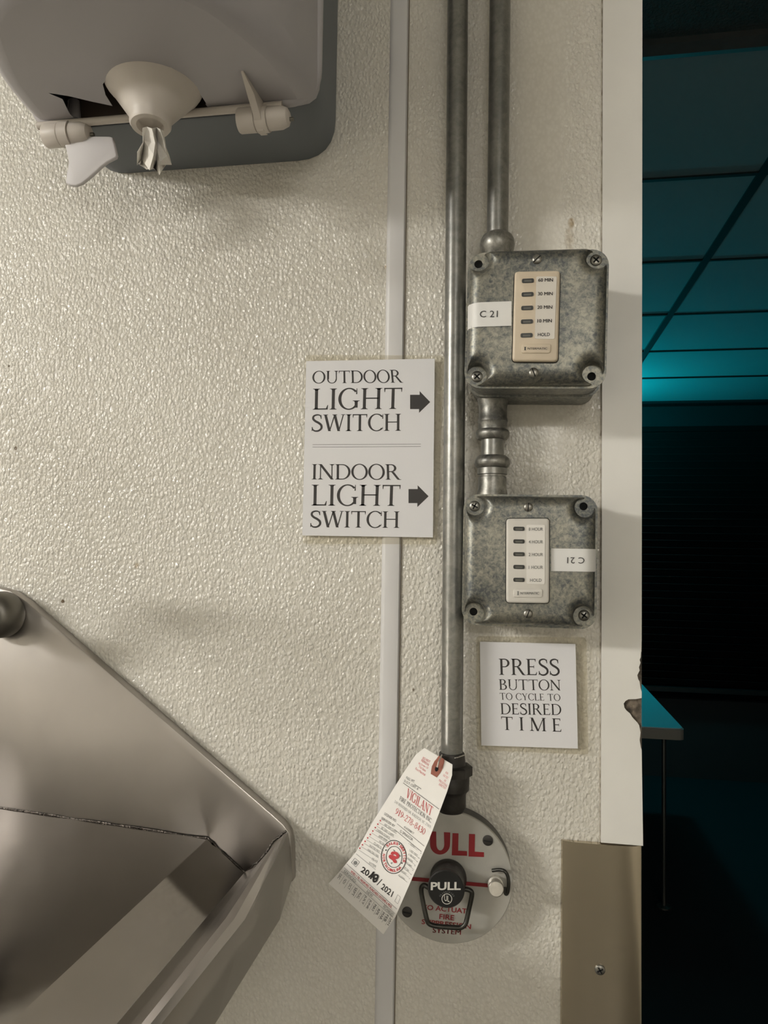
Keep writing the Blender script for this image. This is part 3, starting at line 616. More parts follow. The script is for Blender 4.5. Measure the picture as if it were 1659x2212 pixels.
timer_box((1142.5, 1211), .040, -.006, C4, [(1231, 1040), (268, 1038), (257, 1972), (1235, 2005)], (0, 2), False,
    'shallow galvanised box with white timer marked in hours, below the other timer box', dict(
    mat=WHITEP, pmat=PANEL_W, pale=True, screws=[((742, 1047), 1.5), ((740, 1990), 1.2)], body=[(545, 1894), (928, 1900), (930, 1145), (547, 1148)],
    slots=[(660, r[0]) for r in rows4], slot_size=(50, 36), panel=[(727, 1726), (888, 1728), (890, 1204), (727, 1203)],
    text=[(r[1], (757 if r[1] == 'HOLD' else 745, 860 if r[1] == 'HOLD' else 873, r[0]+18, 29, 0)) for r in rows4], badge=[(608, 1845), (866, 1847), (868, 1772), (610, 1770)], brand=(638, 838, 1820, 22),
    sticker=[(945, 1412), (945, 1612)], side=1, sttext=((1240, 1492), (1087, 1490), (-1, 54)), slabel='white C 21 sticker stuck upside down on the right edge'))

# ================================================================== SIGNS
C2 = crop(640, 740, 4.608)
def sign(film, paper, C, label, base):
    dz = .0042
    pts = [P(*C(*q), dz) for q in film]
    t = thing('laminated_sign', (sum(p.x for p in pts)/4, 0, min(p.z for p in pts)), label, 'sign')
    make('laminate_film', plate(fillet([(p.x, p.z) for p in pts], .003), base, dz), FILM, t)
    make('paper_sheet', plate(pxpoly([C(*q) for q in paper], dz+.0006), dz+.0001, dz+.0006), PAPER, t)
    return t, dz+.0007
sg, sd = sign([(62, 2002), (1400, 2008), (1472, 128), (88, 122)], [(60, 1920), (1360, 1940), (1378, 160), (98, 185)], C2, 'laminated sign reading outdoor light switch and indoor light switch with arrows', .0036)
for s, bl_, br_, tl_y, tr in (('OUTDOOR', (158, 406), (1065, 398), -121, (1052, 270)), ('LIGHT', (163, 668), (1050, 660), -208, (1057, 449)), ('SWITCH', (152, 883), (1042, 878), -165, (1043, 709)),
                             ('INDOOR', (152, 1362), (1046, 1365), -152, (1040, 1211)), ('LIGHT', (150, 1622), (1032, 1626), -207, (1040, 1417)), ('SWITCH', (138, 1838), (1026, 1845), -163, (1029, 1681))):
    write(sg, s, C2, bl_, br_, (4, tl_y), sd, tr=tr, gap=.02 if s != 'LIGHT' else .05)
rule(sg, C2, (162, 1017), (1240, 1010), .7, sd); rule(sg, C2, (162, 1040), (1240, 1035), .7, sd)
decal(sg, [(1133, 520), (1228, 520), (1228, 483), (1333, 592), (1222, 700), (1222, 662), (1133, 662)], C2, sd, INK, 'printed_arrow')
decal(sg, [(1117, 1458), (1208, 1458), (1208, 1420), (1317, 1530), (1205, 1638), (1205, 1598), (1117, 1598)], C2, sd, INK, 'printed_arrow')
sg2, sd2 = sign([(75, 655), (683, 680), (672, 45), (72, 38)], [(100, 630), (625, 647), (612, 78), (92, 66)], C8, 'small laminated sign reading press button to cycle to desired time', .0005)
for s, bl_, br_, h_, g_ in (('PRESS', (197, 246), (527, 249), 88, .05), ('BUTTON', (197, 327), (534, 331), 57, .03), ('TO CYCLE TO', (202, 381), (531, 388), 37, .05), ('DESIRED', (205, 460), (536, 465), 60, .04), ('TIME', (210, 545), (536, 556), 72, .42)):
    write(sg2, s, C8, bl_, br_, (-3, -h_), sd2, gap=g_)

# ================================================================== FIRE PULL STATION
CP = crop(860, 1730, 6.144)
FD = .023
pc = P(965.5, 1894.5, FD); pr_ = (P(1106, 1894.5, FD).x-P(825, 1894.5, FD).x)/2
ps = thing('pull_station', (pc.x, 0, pc.z-pr_), 'round fire suppression pull station with red lettering and black knob', 'pull station')
make('back_can', lathe((pc.x, -.0003, pc.z), (0, -1, 0), [(pr_-.002, 0), (pr_-.0015, .004), (pr_-.0012, FD-.004), (pr_-.0005, FD-.0037)], 64), CANS, ps, smooth=40)
make('face_plate', lathe((pc.x, -(FD-.0032), pc.z), (0, -1, 0), [(pr_, 0), (pr_, .0024), (pr_-.0006, .003), (0, .003)], 72), FACE, ps, smooth=40)
fd = FD+.0002
for s, bl_, br_, tr in (('P', (165, 706), (410, 713), (405, 403)),):
    write(ps, s, CP, bl_, br_, (0, -305), fd, REDP, 'sans', bold=.045)
# U, L, L as heavy block letters
def block(parent, pts, m=REDP): decal(parent, pts, CP, fd, m, 'painted_letter')
arc = [(556+133*math.cos(math.radians(a)), 575+138*math.sin(math.radians(a))) for a in range(0, 181, 12)]
arci = [(560+52*math.cos(math.radians(a)), 575+84*math.sin(math.radians(a))) for a in range(180, -1, -15)]
block(ps, [(692, 420), (690, 560)]+arc+[(425, 405), (505, 408)]+arci+[(608, 415)])
block(ps, [(722, 428), (802, 432), (797, 662), (915, 668), (915, 730), (712, 722)])
block(ps, [(940, 438), (1020, 442), (1015, 675), (1140, 682), (1138, 746), (935, 738)])
decal(ps, [(180, 1008), (1190, 1098), (1190, 1148), (180, 1060)], CP, fd, REDP, 'painted_stripe')
for s, bl_, br_, h_ in (('TO ACTUATE', (318, 1440), (958, 1502), 66), ('FIRE', (545, 1567), (741, 1588), 68), ('SUPPRESSION', (310, 1635), (964, 1703), 66), ('SYSTEM', (456, 1748), (832, 1780), 66)):
    write(ps, s, CP, bl_, br_, (5, -h_), fd, REDP, 'sans', bold=.014)
for q in ((1190, 524), (120, 1474)):
    c = P(*CP(*q), FD); s = make('mounting_screw', lathe((c.x, -FD, c.z), (0, -1, 0), [(.0042, -.0005), (.0042, .0006), (.003, .0011), (0, .0012)], 20), DARKCAST, ps, smooth=40)
    make('slot', plate([(c.x-.0032, c.z-.0004), (c.x+.0032, c.z-.0010), (c.x+.0032, c.z+.0001), (c.x-.0032, c.z+.0007)], FD+.0011, FD+.0014), HOLE, s)
kf = P(*CP(635, 1173), .046); kc = Vector((kf.x, -FD, kf.z)); kax = Vector((kf.x, -.046, kf.z))-Vector((kc.x, -FD, kc.z)); kl = kax.length
kr = (P(*CP(882, 1173), .046).x-P(*CP(388, 1173), .046).x)/2
kb = make('pull_knob', lathe((kc.x, -FD, kc.z), kax, [(kr*1.0, 0), (kr*1.02, .002), (kr*.93, .005), (kr*.90, kl-.008), (kr*.98, kl-.006), (kr, kl-.004), (kr, kl-.0008), (kr*.95, kl)], 48), KNOB, ps, smooth=40)
make('knob_face', lathe(Vector((kf.x, -.046, kf.z)), kax, [(kr*.95, -.0005), (kr*.94, .0003), (0, .0003)], 48), KNOBD, kb, smooth=40)
kd = .0468
write(kb, 'PULL', CP, (432, 1187), (830, 1184), (2, -108), kd, WHITEINK, 'sans', bold=.03)
def ring2d(cx, cy, rx, ry, t, C, d, parent, m, name, n=40, skew=0):
    V = []; 
    for k in range(n):
        a = 2*math.pi*k/n; sx_ = skew*math.sin(a)
        for s in (0, t): x, y = C(cx+(rx-s)*math.cos(a)-sx_*(ry-s)*.01*0, cy+(ry-s)*math.sin(a)); V.append(P(x, y, d(x, y) if callable(d) else d))
    return make(name, (V, [(2*k, 2*k+1, (2*k+3) % (2*n), (2*k+2) % (2*n)) for k in range(n)]), m, parent, fixn=False)
ring2d(647, 1302, 70, 72, 9, CP, kd, kb, WHITEINK, 'listing_mark'); write(kb, 'UL', CP, (612, 1325), (682, 1345), (0, -80), kd, WHITEINK, 'sans', bold=.01, name='listing_mark', tr=(684, 1268))
for k, c in enumerate('CLASSIFIED'):
    a = math.radians(-152+k*13.8); ax_, ay_ = 647+92*math.cos(a), 1312+92*math.sin(a)
    tx, ty = -math.sin(a), math.cos(a); wd = 15 if c != 'I' else 4
    write(kb, c, CP, (ax_-tx*wd/2, ay_-ty*wd/2), (ax_+tx*wd/2, ay_+ty*wd/2), (math.cos(a)*22, math.sin(a)*22), kd, INKG, 'sans', name='listing_lettering')
# wire bail
bpts = [(455, 1185, .036), (400, 1150, .036), (345, 1120, .036), (312, 1150, .036), (308, 1210, .036), (328, 1330, .036), (352, 1450, .037), (378, 1560, .038), (405, 1625, .038), (470, 1655, .038), (560, 1668, .038), (660, 1676, .038), (760, 1682, .038), (835, 1680, .038), (890, 1640, .038), (915, 1560, .037), (940, 1440, .036), (965, 1330, .036), (980, 1240, .036), (970, 1200, .036), (935, 1180, .036), (890, 1172, .036), (850, 1180, .036)]
sm = _spline([Vector((*CP(x, y), d*1e4)) for x, y, d in bpts], 4)
make('bail_handle', tube([P(p.x, p.y, p.z/1e4) for p in sm], .0019, 12), WIRE, ps, smooth=50)
# locking pin with its loop
pn0 = P(*CP(1290, 1085), FD); pn1 = P(*CP(1302, 1172), .041); pax = Vector((pn1.x, -.041, pn1.z))-Vector((pn0.x, -FD, pn0.z)); pl = pax.length
make('lock_pin', lathe((pn0.x, -FD, pn0.z), pax, [(.0062, 0), (.0062, .006), (.0050, .0065), (.0050, pl-.004), (.0060, pl-.0035), (.0060, pl-.0006), (.0054, pl)], 28), PIN, ps, smooth=40)
lp = [(1250, 925, .026), (1340, 915, .028), (1410, 930, .030), (1450, 985, .030), (1466, 1060, .030), (1466, 1140, .030), (1455, 1210, .029), (1435, 1238, .029), (1420, 1215, .029), (1420, 1150, .029)]
make('pin_loop', tube([P(p.x, p.y, p.z/1e4) for p in _spline([Vector((*CP(x, y), d*1e4)) for x, y, d in lp], 4)], .0014, 10), WIRE, ps, smooth=50)

# ================================================================== INSPECTION TAG
C5 = crop(690, 1590, 3.770); CA = crop(830, 1600, 9.76); CB = crop(760, 1740, 8.295); CC = crop(700, 1850, 8.295)
rowsT = [((855, 97), (1083, 232)), ((785, 150), (1080, 320)), ((690, 290), (1040, 452)), ((560, 498), (985, 600)), ((430, 705), (890, 850)), ((300, 940), (790, 1080)), ((205, 1055), (710, 1262)), ((140, 1130), (620, 1470)), ((75, 1200), (520, 1615))]
rowsT = [(Vector(C5(*l)), Vector(C5(*r))) for l, r in rowsT]
dl = [.034, .034, .034, .032, .029, .025, .021, .016, .010]; dr = [.040, .042, .044, .046, .048, .048, .046, .042, .036]
def tagdepth(px, py, off=.0004):
    """depth of the twisted card under a pixel"""
    p = Vector((px, py)); best = None
    ax0 = rowsT[0][0].lerp(rowsT[0][1], .5); ax1 = rowsT[-1][0].lerp(rowsT[-1][1], .5); a = (ax1-ax0); s = (p-ax0).dot(a)/a.length_squared
    n = len(rowsT)-1; f = max(0, min(n-1e-6, s*n)); i = int(f); f -= i
    # refine using row lines
    for k in range(n):
        l0, r0 = rowsT[k]; l1, r1 = rowsT[k+1]
        c0 = (r0-l0).x*(p-l0).y-(r0-l0).y*(p-l0).x; c1 = (r1-l1).x*(p-l1).y-(r1-l1).y*(p-l1).x
        if c0 >= 0 > c1: i = k; f = (c0/(r0-l0).length)/((c0/(r0-l0).length)-(c1/(r1-l1).length)); break
    l = rowsT[i][0].lerp(rowsT[i+1][0], f); r = rowsT[i][1].lerp(rowsT[i+1][1], f); u = max(0, min(1, (p-l).dot(r-l)/(r-l).length_squared))
    a_ = dl[i]*(1-f)+dl[i+1]*f; b_ = dr[i]*(1-f)+dr[i+1]*f
    return a_*(1-u)+b_*u+off
V = []; NU = 10
def subdiv():
    out = []
    for k in range(len(rowsT)-1):
        for q in range(3): out.append((rowsT[k][0].lerp(rowsT[k+1][0], q/3), rowsT[k][1].lerp(rowsT[k+1][1], q/3), dl[k]+(dl[k+1]-dl[k])*q/3, dr[k]+(dr[k+1]-dr[k])*q/3))
    return out+[(rowsT[-1][0], rowsT[-1][1], dl[-1], dr[-1])]
sd_ = subdiv()
for l, r, a_, b_ in sd_:
    for k in range(NU+1): p = l.lerp(r, k/NU); V.append(P(p.x, p.y, a_+(b_-a_)*k/NU))
nR = len(sd_); Fc = [(i*(NU+1)+k, i*(NU+1)+k+1, (i+1)*(NU+1)+k+1, (i+1)*(NU+1)+k) for i in range(nR-1) for k in range(NU)]
nV = len(V); Vb = [v+Vector((0, .0004, 0)) for v in V]; bord = [k for k in range(NU+1)]+[i*(NU+1)+NU for i in range(1, nR)]+[(nR-1)*(NU+1)+k for k in range(NU-1, -1, -1)]+[i*(NU+1) for i in range(nR-2, 0, -1)]
Fc2 = Fc+[tuple(nV+i for i in reversed(f)) for f in Fc]+[(bord[i], bord[(i+1) % len(bord)], nV+bord[(i+1) % len(bord)], nV+bord[i]) for i in range(len(bord))]
hp = P(*CA(1105, 595), .04)
tg = thing('inspection_tag', hp, 'long white cardboard inspection tag wired to the conduit above the pull station', 'tag')
make('card', (V+Vb, Fc2), TAG, tg, smooth=30)
TD = lambda x, y: tagdepth(x, y)
TD2 = lambda x, y: tagdepth(x, y, .0007)
pt = decal(tg, [(1150, 315), (1185, 335), (1230, 368), (1270, 395), (1262, 470), (1230, 590), (1180, 680), (1105, 775), (1040, 735), (980, 700), (990, 620), (1005, 540), (1060, 430), (1105, 380)], CA, TD, PATCH, 'reinforcing_patch')
decal(tg, [(1105+38*math.cos(k*.393), 595+56*math.sin(k*.393)-10*math.cos(k*.393)) for k in range(16)], CA, TD2, HOLE, 'eyelet_hole')
W5 = lambda s, C, a, b, up, m=INK, font='sans', bold=0, gap=.06: write(tg, s, C, a, b, up, TD, m, font, bold=bold, gap=gap)
for s, a, b in (('DO NOT', (803, 385), (958, 470)), ('REMOVE', (775, 432), (932, 540)), ('By Order Of', (718, 500), (915, 610)), ('The State', (725, 565), (868, 658)), ('Fire Marshal', (652, 608), (855, 745))): W5(s, CA, a, b, (18, -46), RED)
for s, a, b in (('FOR', (1285, 690), (1335, 720)), ('GAS TEST', (1235, 740), (1335, 815)), ('AND', (1255, 850), (1290, 875)), ('FIRE EXTING.', (1145, 850), (1320, 985)), ('INSPECTION', (1145, 935), (1285, 1030))): W5(s, CA, a, b, (20, -42), PINK)
W5('FULL WT.', CA, (455, 800), (632, 895), (18, -50)); rule(tg, CA, (635, 920), (780, 1020), .8, TD); W5('D.O.T. CERT. #', CA, (413, 872), (708, 1045), (18, -52)); rule(tg, CA, (398, 888), (1155, 1445), .9, TD)
W5('VIGILANT', CA, (452, 1185), (985, 1590), (48, -185), RED, 'serif')
W5('FIRE PROTECTION INC.', CA, (315, 1248), (985, 1735), (28, -82), INK, 'serif')
W5('244 WINFRED DR. RALEIGH, NC 27603', CA, (210, 1302), (970, 1848), (18, -52), INKG, 'serif')
W5('919-278-8430', CB, (770, 140), (1290, 528), (38, -100), RED, 'serif')
W5('LICENSE NO.', CB, (580, 165), (790, 302), (14, -42)); rule(tg, CB, (808, 325), (1295, 728), .7, TD); W5('4141008417', CB, (928, 398), (1102, 522), (14, -36)); W5('SERVICED BY', CB, (523, 242), (762, 392), (14, -40)); W5('G. SPINOCCIA', CB, (858, 478), (1082, 636), (14, -46)); rule(tg, CB, (765, 430), (1245, 828), .7, TD)
for q in ((510, 272), (465, 335), (420, 396), (376, 457), (330, 518), (283, 580), (237, 642), (190, 704), (143, 765)):
    decal(tg, [(q[0]+13*math.cos(k*.7854), q[1]+15*math.sin(k*.7854)) for k in range(8)], CB, TD, mat_ if False else RED, 'printed_dot')
    rule(tg, CB, (q[0]-25, q[1]+30), (q[0]+290, q[1]+235), .5, TD, INKG)
for s, a, b in (('ABC DRY CHEM', (575, 358), (790, 498)), ('BC DRY CHEM', (525, 418), (738, 562)), ('CARBON DIOXIDE', (440, 455), (672, 610)), ('AFFF FFFP', (475, 562), (625, 660)), ('FE-36', (485, 668), (572, 720)), ('CLASS D', (390, 694), (522, 784)), ('WATER MIST', (308, 736), (495, 860)), ('HALON 1301', (280, 812), (465, 938)), ('FE-13', (355, 978), (445, 1030)), ('SYSTEM', (300, 1046), (420, 1118))): W5(s, CB, a, b, (13, -42), INKG)
rule(tg, CB, (75, 865), (425, 1150), .6, TD, INKG)
for s, a, b in (('NOTES', (1048, 715), (1120, 762)), ('LAST TEST', (1030, 815), (1170, 920)), ('6 YR INT', (1010, 885), (1130, 975)), ('WATER', (988, 960), (1085, 1030)), ('FOAM', (965, 1040), (1060, 1110)), ('WET CHEM', (930, 1120), (1010, 1195)), ('HYDRO', (885, 1195), (965, 1250)), ('CLEAN', (835, 1265), (935, 1335))):
    W5(s, CB, a, b, (12, -34), INKG); rule(tg, CB, (b[0]-110, b[1]-90), (b[0]+55, b[1]+40), .4, TD, INKG)
for q in ((1235, 855), (1200, 940), (1165, 1005), (1128, 1080), (1092, 1160), (1062, 1235), (1030, 1310)): decal(tg, [(q[0]+6*math.cos(k*1.047), q[1]+9*math.sin(k*1.047)) for k in range(6)], CB, TD, INKG, 'printed_dot')
ring2d(750, 922, 230, 303, 13, CB, TD, tg, INK, 'emblem_ring'); ring2d(757, 922, 146, 195, 10, CB, TD, tg, INK, 'emblem_ring')
def around(s, a0, a1, inward):
    n = len(s)
    for k, c in enumerate(s):
        if c == ' ': continue
        a = math.radians(a0+(a1-a0)*k/max(1, n-1)); cx_, cy_ = 752+(170 if not inward else 205)*math.cos(a), 922+(225 if not inward else 268)*math.sin(a)
        t_ = Vector((-170*math.sin(a), 225*math.cos(a))).normalized()*(1 if a1 > a0 else -1); o_ = Vector((math.cos(a), math.sin(a)))*(48 if not inward else -48); wd = 13 if c == 'I' else 40
        W5(c, CB, (cx_-t_.x*wd/2, cy_-t_.y*wd/2), (cx_+t_.x*wd/2, cy_+t_.y*wd/2), (o_.x, o_.y), RED, bold=.03)
around('SALES', -126, -72, False); around('SERVICE', -50, 18, False); around('NORTH', 188, 138, True); around('CAROLINA', 122, 52, True)
for q in ((852, 692), (610, 800), (898, 1032)): decal(tg, [(q[0]+12*math.cos(k*.7854), q[1]+14*math.sin(k*.7854)) for k in range(8)], CB, TD, INK, 'printed_dot')
sp_ = _spline([(715, 880), (735, 850), (790, 858), (825, 905), (790, 935), (700, 905), (690, 925), (745, 965), (770, 1005), (800, 1000)], 6)
for poly_ in [_stroke(sp_, 52)]:
    V_ = [q for p in poly_ for q in p]; make('emblem_monogram', ([P(*CB(*q), TD2(*CB(*q))) for q in V_], [tuple(range(4*i, 4*i+4)) for i in range(len(poly_))]), RED, tg, fixn=False)
for tri in (((730, 785), (778, 805), (762, 828)), ((842, 872), (886, 908), (850, 918)), ((695, 1020), (740, 1022), (705, 1052))): decal(tg, tri, CB, TD, INKG, 'emblem_point')
def outline(C, pts, t):
    for i in range(len(pts)): rule(tg, C, pts[i], pts[(i+1) % len(pts)], t, TD, INKG)
outline(CC, [(550, 30), (635, 100), (570, 190), (487, 110)], .8); decal(tg, [(560+34*math.cos(k*.5236), 115+36*math.sin(k*.5236)) for k in range(12)], CC, TD, INKG, 'printed_dot'); outline(CC, [(1320, 685), (1368, 730), (1320, 850), (1265, 800)], .6)
W5('20', CC, (648, 272), (780, 365), (48, -98), INK, bold=.02)
def scribble(C, pts, wd):
    st_ = _stroke(_spline(pts, 6), wd); V_ = [q for p in st_ for q in p]; make('inked_digit', ([P(*C(*q), TD2(*C(*q))) for q in V_], [tuple(range(4*i, 4*i+4)) for i in range(len(st_))]), INK, tg, fixn=False)
scribble(CC, [(795, 375), (850, 330), (890, 280), (860, 345), (830, 405)], 30); scribble(CC, [(820, 345), (900, 385)], 26); scribble(CC, [(890, 385), (900, 335), (950, 335), (962, 375), (920, 400), (885, 400), (890, 450), (935, 440), (955, 390)], 32)
rule(tg, CC, (1040, 410), (945, 512), 1.6, TD); W5('2021', CC, (1012, 578), (1205, 732), (45, -100), INK, bold=.015)
rule(tg, CC, (405, 135), (1305, 945), .6, TD); rule(tg, CC, (360, 200), (1265, 1022), .6, TD); W5('VOID 1 YR. FROM MO. PUNCHED; SYSTEMS 6 MOS.', CC, (468, 290), (1200, 938), (26, -44), RED, bold=.02)
W5('SERVICED', CC, (345, 280), (555, 478), (28, -48), INKG); W5('NEW', CC, (752, 650), (860, 738), (28, -48), INKG); W5('RECHARGED', CC, (1055, 912), (1225, 1085), (28, -50), INKG); rule(tg, CC, (310, 265), (1235, 1095), .6, TD, INKG)
for s, a, b in (('DEC', (285, 305), (235, 390)), ('NOV', (370, 398), (322, 478)), ('OCT', (465, 478), (415, 575)), ('SEPT', (560, 550), (485, 690)), ('AUG', (645, 635), (580, 735)), ('JULY', (735, 685), (660, 845)), ('JUNE', (820, 765), (740, 920)), ('MAY', (905, 850), (840, 965)), ('APR', (975, 925), (915, 1035)), ('MAR', (1050, 990), (985, 1115)), ('FEB', (1120, 1035), (1065, 1150)), ('JAN', (1180, 1095), (1120, 1215))):
    W5(s, CC, a, b, (40, 26), INK)
for a, b in (((365, 350), (270, 490)), ((455, 420), (360, 570)), ((545, 520), (440, 660)), ((640, 595), (540, 745)), ((730, 670), (630, 815)), ((815, 745), (715, 900)), ((900, 815), (805, 970)), ((975, 890), (890, 1040)), ((1050, 960), (965, 1110)), ((1110, 1020), (1035, 1180)), ((1190, 1080), (1100, 1230))): rule(tg, CC, a, b, .5, TD, INKG)
wz = P(978, 1629, .0182)
wp = [Vector((wz.x+.0100*math.cos(a), -.0182-.0100*math.sin(a), wz.z+.0006*math.sin(3*a))) for a in [k*.2618 for k in range(25)]]
make('tie_wire', join(tube(wp, .0005, 8), tube([P(*CA(1215, 300), .030), P(*CA(1200, 330), .040), P(*CA(1150, 440), .0425), P(*CA(1118, 560), .0425)], .0006, 8)), PIN, tg)

# ================================================================== TOWEL DISPENSER
DX, DZ0 = -.2830, 1.8025
dt = thing('towel_dispenser', (DX, 0, DZ0), 'grey centre-pull paper towel dispenser hanging on the wall', 'towel dispenser')
def rz(x0, x1, z0, z1, r): return fillet([(x0, z0), (x1, z0), (x1, z1), (x0, z1)], r, 6)
hb = rz(DX-.118, DX+.118, DZ0, DZ0+.30, .035)
make('back_housing', plate(hb, .0003, .080, .002), HOUSE, dt, smooth=40)
# cover: plan outline (right half) as offset from the centre line and distance from the wall
half = [(.1245, .0805), (.1245, .092), (.1225, .110), (.1165, .142), (.1065, .170), (.090, .204), (.066, .228), (.034, .240), (0, .243)]
planp = [(DX+a, d) for a, d in half]+[(DX-a, d) for a, d in reversed(half[:-1])]
planp = [planp[0]]+[tuple(p) for p in _spline(planp[1:-1], 3)]+[planp[-1]]
npl = len(planp)
def inner(t):
    out = []
    for i, (x, d) in enumerate(planp):
        a, b = Vector(planp[max(i-1, 0)]), Vector(planp[min(i+1, npl-1)]); e = (b-a).normalized(); n = Vector((-e.y, e.x))
        if n.dot(Vector((DX, .09))-Vector((x, d))) < 0: n = -n
        q = Vector((x, d))+n*t; out.append((q.x, max(q.y, .0805)))
    return out
rings = []
for t_, z in ((.016, 0), (.0085, .0012), (.003, .005), (.0004, .012), (0, .02), (.004, .30)): rings.append([(x, -d, DZ0+.003+z) for x, d in inner(t_)])
V1, F1 = loft(rings, False, False, False)
# bottom panel with the notch the nozzle comes through
bot = [(x, d) for x, d in inner(.016)]
zb = DZ0+.003
notch_px = [(447, 226), (425, 192), (405, 168), (370, 146), (330, 138), (280, 142), (240, 158), (222, 182), (228, 205), (243, 229), (200, 220), (150, 208), (120, 203), (104, 201), (135, 214), (150, 245)]
nt_ = [(q.x, -q.y) for q in (Q(x, y, zb) for x, y in notch_px)]
nt_ = [(nt_[0][0], .0805)]+nt_+[(nt_[-1][0], .0805)]
bpoly = bot+list(reversed(nt_))
V2 = [(x, -d, zb) for x, d in bpoly]
topc = [tuple(p) for p in rings[-1]]
# flange lip round the back edge of the cover
lipo = rz(DX-.1265, DX+.1265, DZ0+.0005, DZ0+.31, .03); lipi = rz(DX-.112, DX+.112, DZ0+.014, DZ0+.30, .025)
bmt = bmesh.new(); bv = [bmt.verts.new(v) for v in V2]; be = [bmt.edges.new((bv[i], bv[(i+1) % len(bv)])) for i in range(len(bv))]
bmesh.ops.triangle_fill(bmt, use_beauty=True, edges=be); bmt.verts.index_update(); TF = [tuple(v.index for v in f.verts) for f in bmt.faces]; V2 = [v.co.copy() for v in bmt.verts]; bmt.free()
cvr = make('front_cover', join((V1, F1), (V2, TF), ([Vector(p) for p in topc], [tuple(range(len(topc)))])), COVERP, dt, smooth=50, fixn=True)
lip_seg = [p for p in lipo]
def lipring(o_, i_, d0, d1):
    m = len(o_); r = [[(p[0], -d, p[1]) for p in q] for q, d in ((i_, d0), (o_, d0), (o_, d1-.001), (inset(o_, .001), d1), (i_, d1))]
    V, Fc = loft(r, False, False); b = 4*m; return V, Fc+[(b+i, b+(i+1) % m, (i+1) % m, i) for i in range(m)]
# lip with an opening under the nozzle
lo_r = Q(447, 226, zb).x; lo_l = Q(150, 250, zb).x
def liparm(pts):
    return tube(pts, .0045, 10)
right = [(lo_r, DZ0+.0045)]+[(x, z) for x, z in fillet([(lo_r, DZ0+.0045), (DX+.1225, DZ0+.0045), (DX+.1225, DZ0+.30)], .024, 8) if x > lo_r+.002 and z < DZ0+.299][3:]+[(DX+.1225, DZ0+.30)]
left = [(DX-.1225, DZ0+.30)]+[(x, z) for x, z in fillet([(DX-.1225, DZ0+.30), (DX-.1225, DZ0+.0045), (lo_l, DZ0+.0045)], .024, 8) if z < DZ0+.29 and x < lo_l-.001]+[(lo_l, DZ0+.0045)]
def clean(pts):
    out = [pts[0]]
    for p in pts[1:]:
        if (Vector(p)-Vector(out[-1])).length > .0015: out.append(p)
    return out
make('cover_rim', join(tube([(x, -.0855, z) for x, z in clean(right)], .0048, 12), tube([(x, -.0855, z) for x, z in clean(left)], .0048, 12)), COVERP, dt, smooth=50)
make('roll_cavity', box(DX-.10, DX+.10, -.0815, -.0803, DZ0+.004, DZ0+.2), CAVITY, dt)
# hinge rod
hr0, hr1 = P(60, 262, .089), P(610, 246, .089)
make('hinge_rod', tube([(hr0.x+.01, -.089, DZ0-.0005), (hr1.x, -.089, DZ0-.0005)], .0032, 14), DISPW, dt, smooth=40)
def knuckle(xa, xb, py, tip):
    za = P((xa+xb)/2, py, .086).z; a, b = P(xa, py, .086).x, P(xb, py, .086).x; L_ = b-a
    r = .0098
    k = make('hinge_knuckle', lathe((a, -.086, za), (1, 0, 0), [(r*.93, 0), (r, .001), (r, L_*.34), (r*.9, L_*.345), (r*.9, L_*.36), (r*1.06, L_*.365), (r*1.06, L_*.58), (r*.9, L_*.585), (r*.95, L_*.60), (r*.92, L_*.84), (r*.72, L_*.96), (r*.4, L_)], 28), DISPW, dt, smooth=35)
    make('hinge_pin', lathe((b-.001, -.086, za-.002), (1, 0, 0), [(.0016, 0), (.0016, .004), (0, .0042)], 12), CHROME, k); return za
zk = knuckle(517, 626, 257, True)
zk2 = knuckle(100, 196, 290, True)
# right ear lies forward along the cover, left ear hangs loose
xe = P(565, 255, .086).x
ear = [(-.086+.010, zk-.0095), (-.086-.0095, zk-.009), (-.100, zk+.003), (-.128, DZ0+.0035), (-.128, DZ0+.0015), (-.110, DZ0-.001+.0), (-.086, zk+.0105)]
ear = [(-.078, zk-.009), (-.088, zk-.0108), (-.098, zk-.003), (-.112, DZ0-.004), (-.131, DZ0+.002), (-.131, DZ0+.004), (-.078, DZ0+.004)]
make('cover_ear', loft([[(xe+s*.0028*(1 if i not in (4, 5) else .35), y, z) for i, (y, z) in enumerate(ear)] for s in (-1, 1)]), DISPW, dt, smooth=40)
tabp = [(135, 300), (142, 293), (236, 294), (243, 296), (248, 316), (252, 334), (250, 340), (232, 349), (220, 358), (205, 372), (190, 385), (176, 396), (162, 401), (148, 399), (141, 395), (143, 375), (148, 352), (143, 325)]
make('hanging_tab', plate(list(reversed(pxpoly(tabp, .088))), .0850, .0880, .0012), DISPT, dt, smooth=50)
# nozzle cone
cb = Q(330, 186, DZ0+.004); ctip = P(325, 268, .1255)
cax = Vector((ctip.x, -.1255, ctip.z))-Vector((cb.x, cb.y, DZ0+.004)); cl = cax.length
r0 = .0355
make('nozzle_cone', lathe(Vector((cb.x, cb.y, DZ0+.004)), cax, [(r0+.003, -.004), (r0+.001, 0), (r0-.002, .003), (.0172, cl-.007), (.0165, cl-.005), (.0158, cl-.0035), (.0158, cl), (.0145, cl+.0022), (.0105, cl+.0022), (.010, cl-.004), (.0001, cl-.0045)], 40), DISPW, dt, smooth=35)
ea = Vector((0, 0, 0)); 
k0 = Vector((cb.x-.012, cb.y-.030, DZ0+.001)); k1 = Vector((ctip.x-.004, -.1255-.0162, ctip.z+.004))
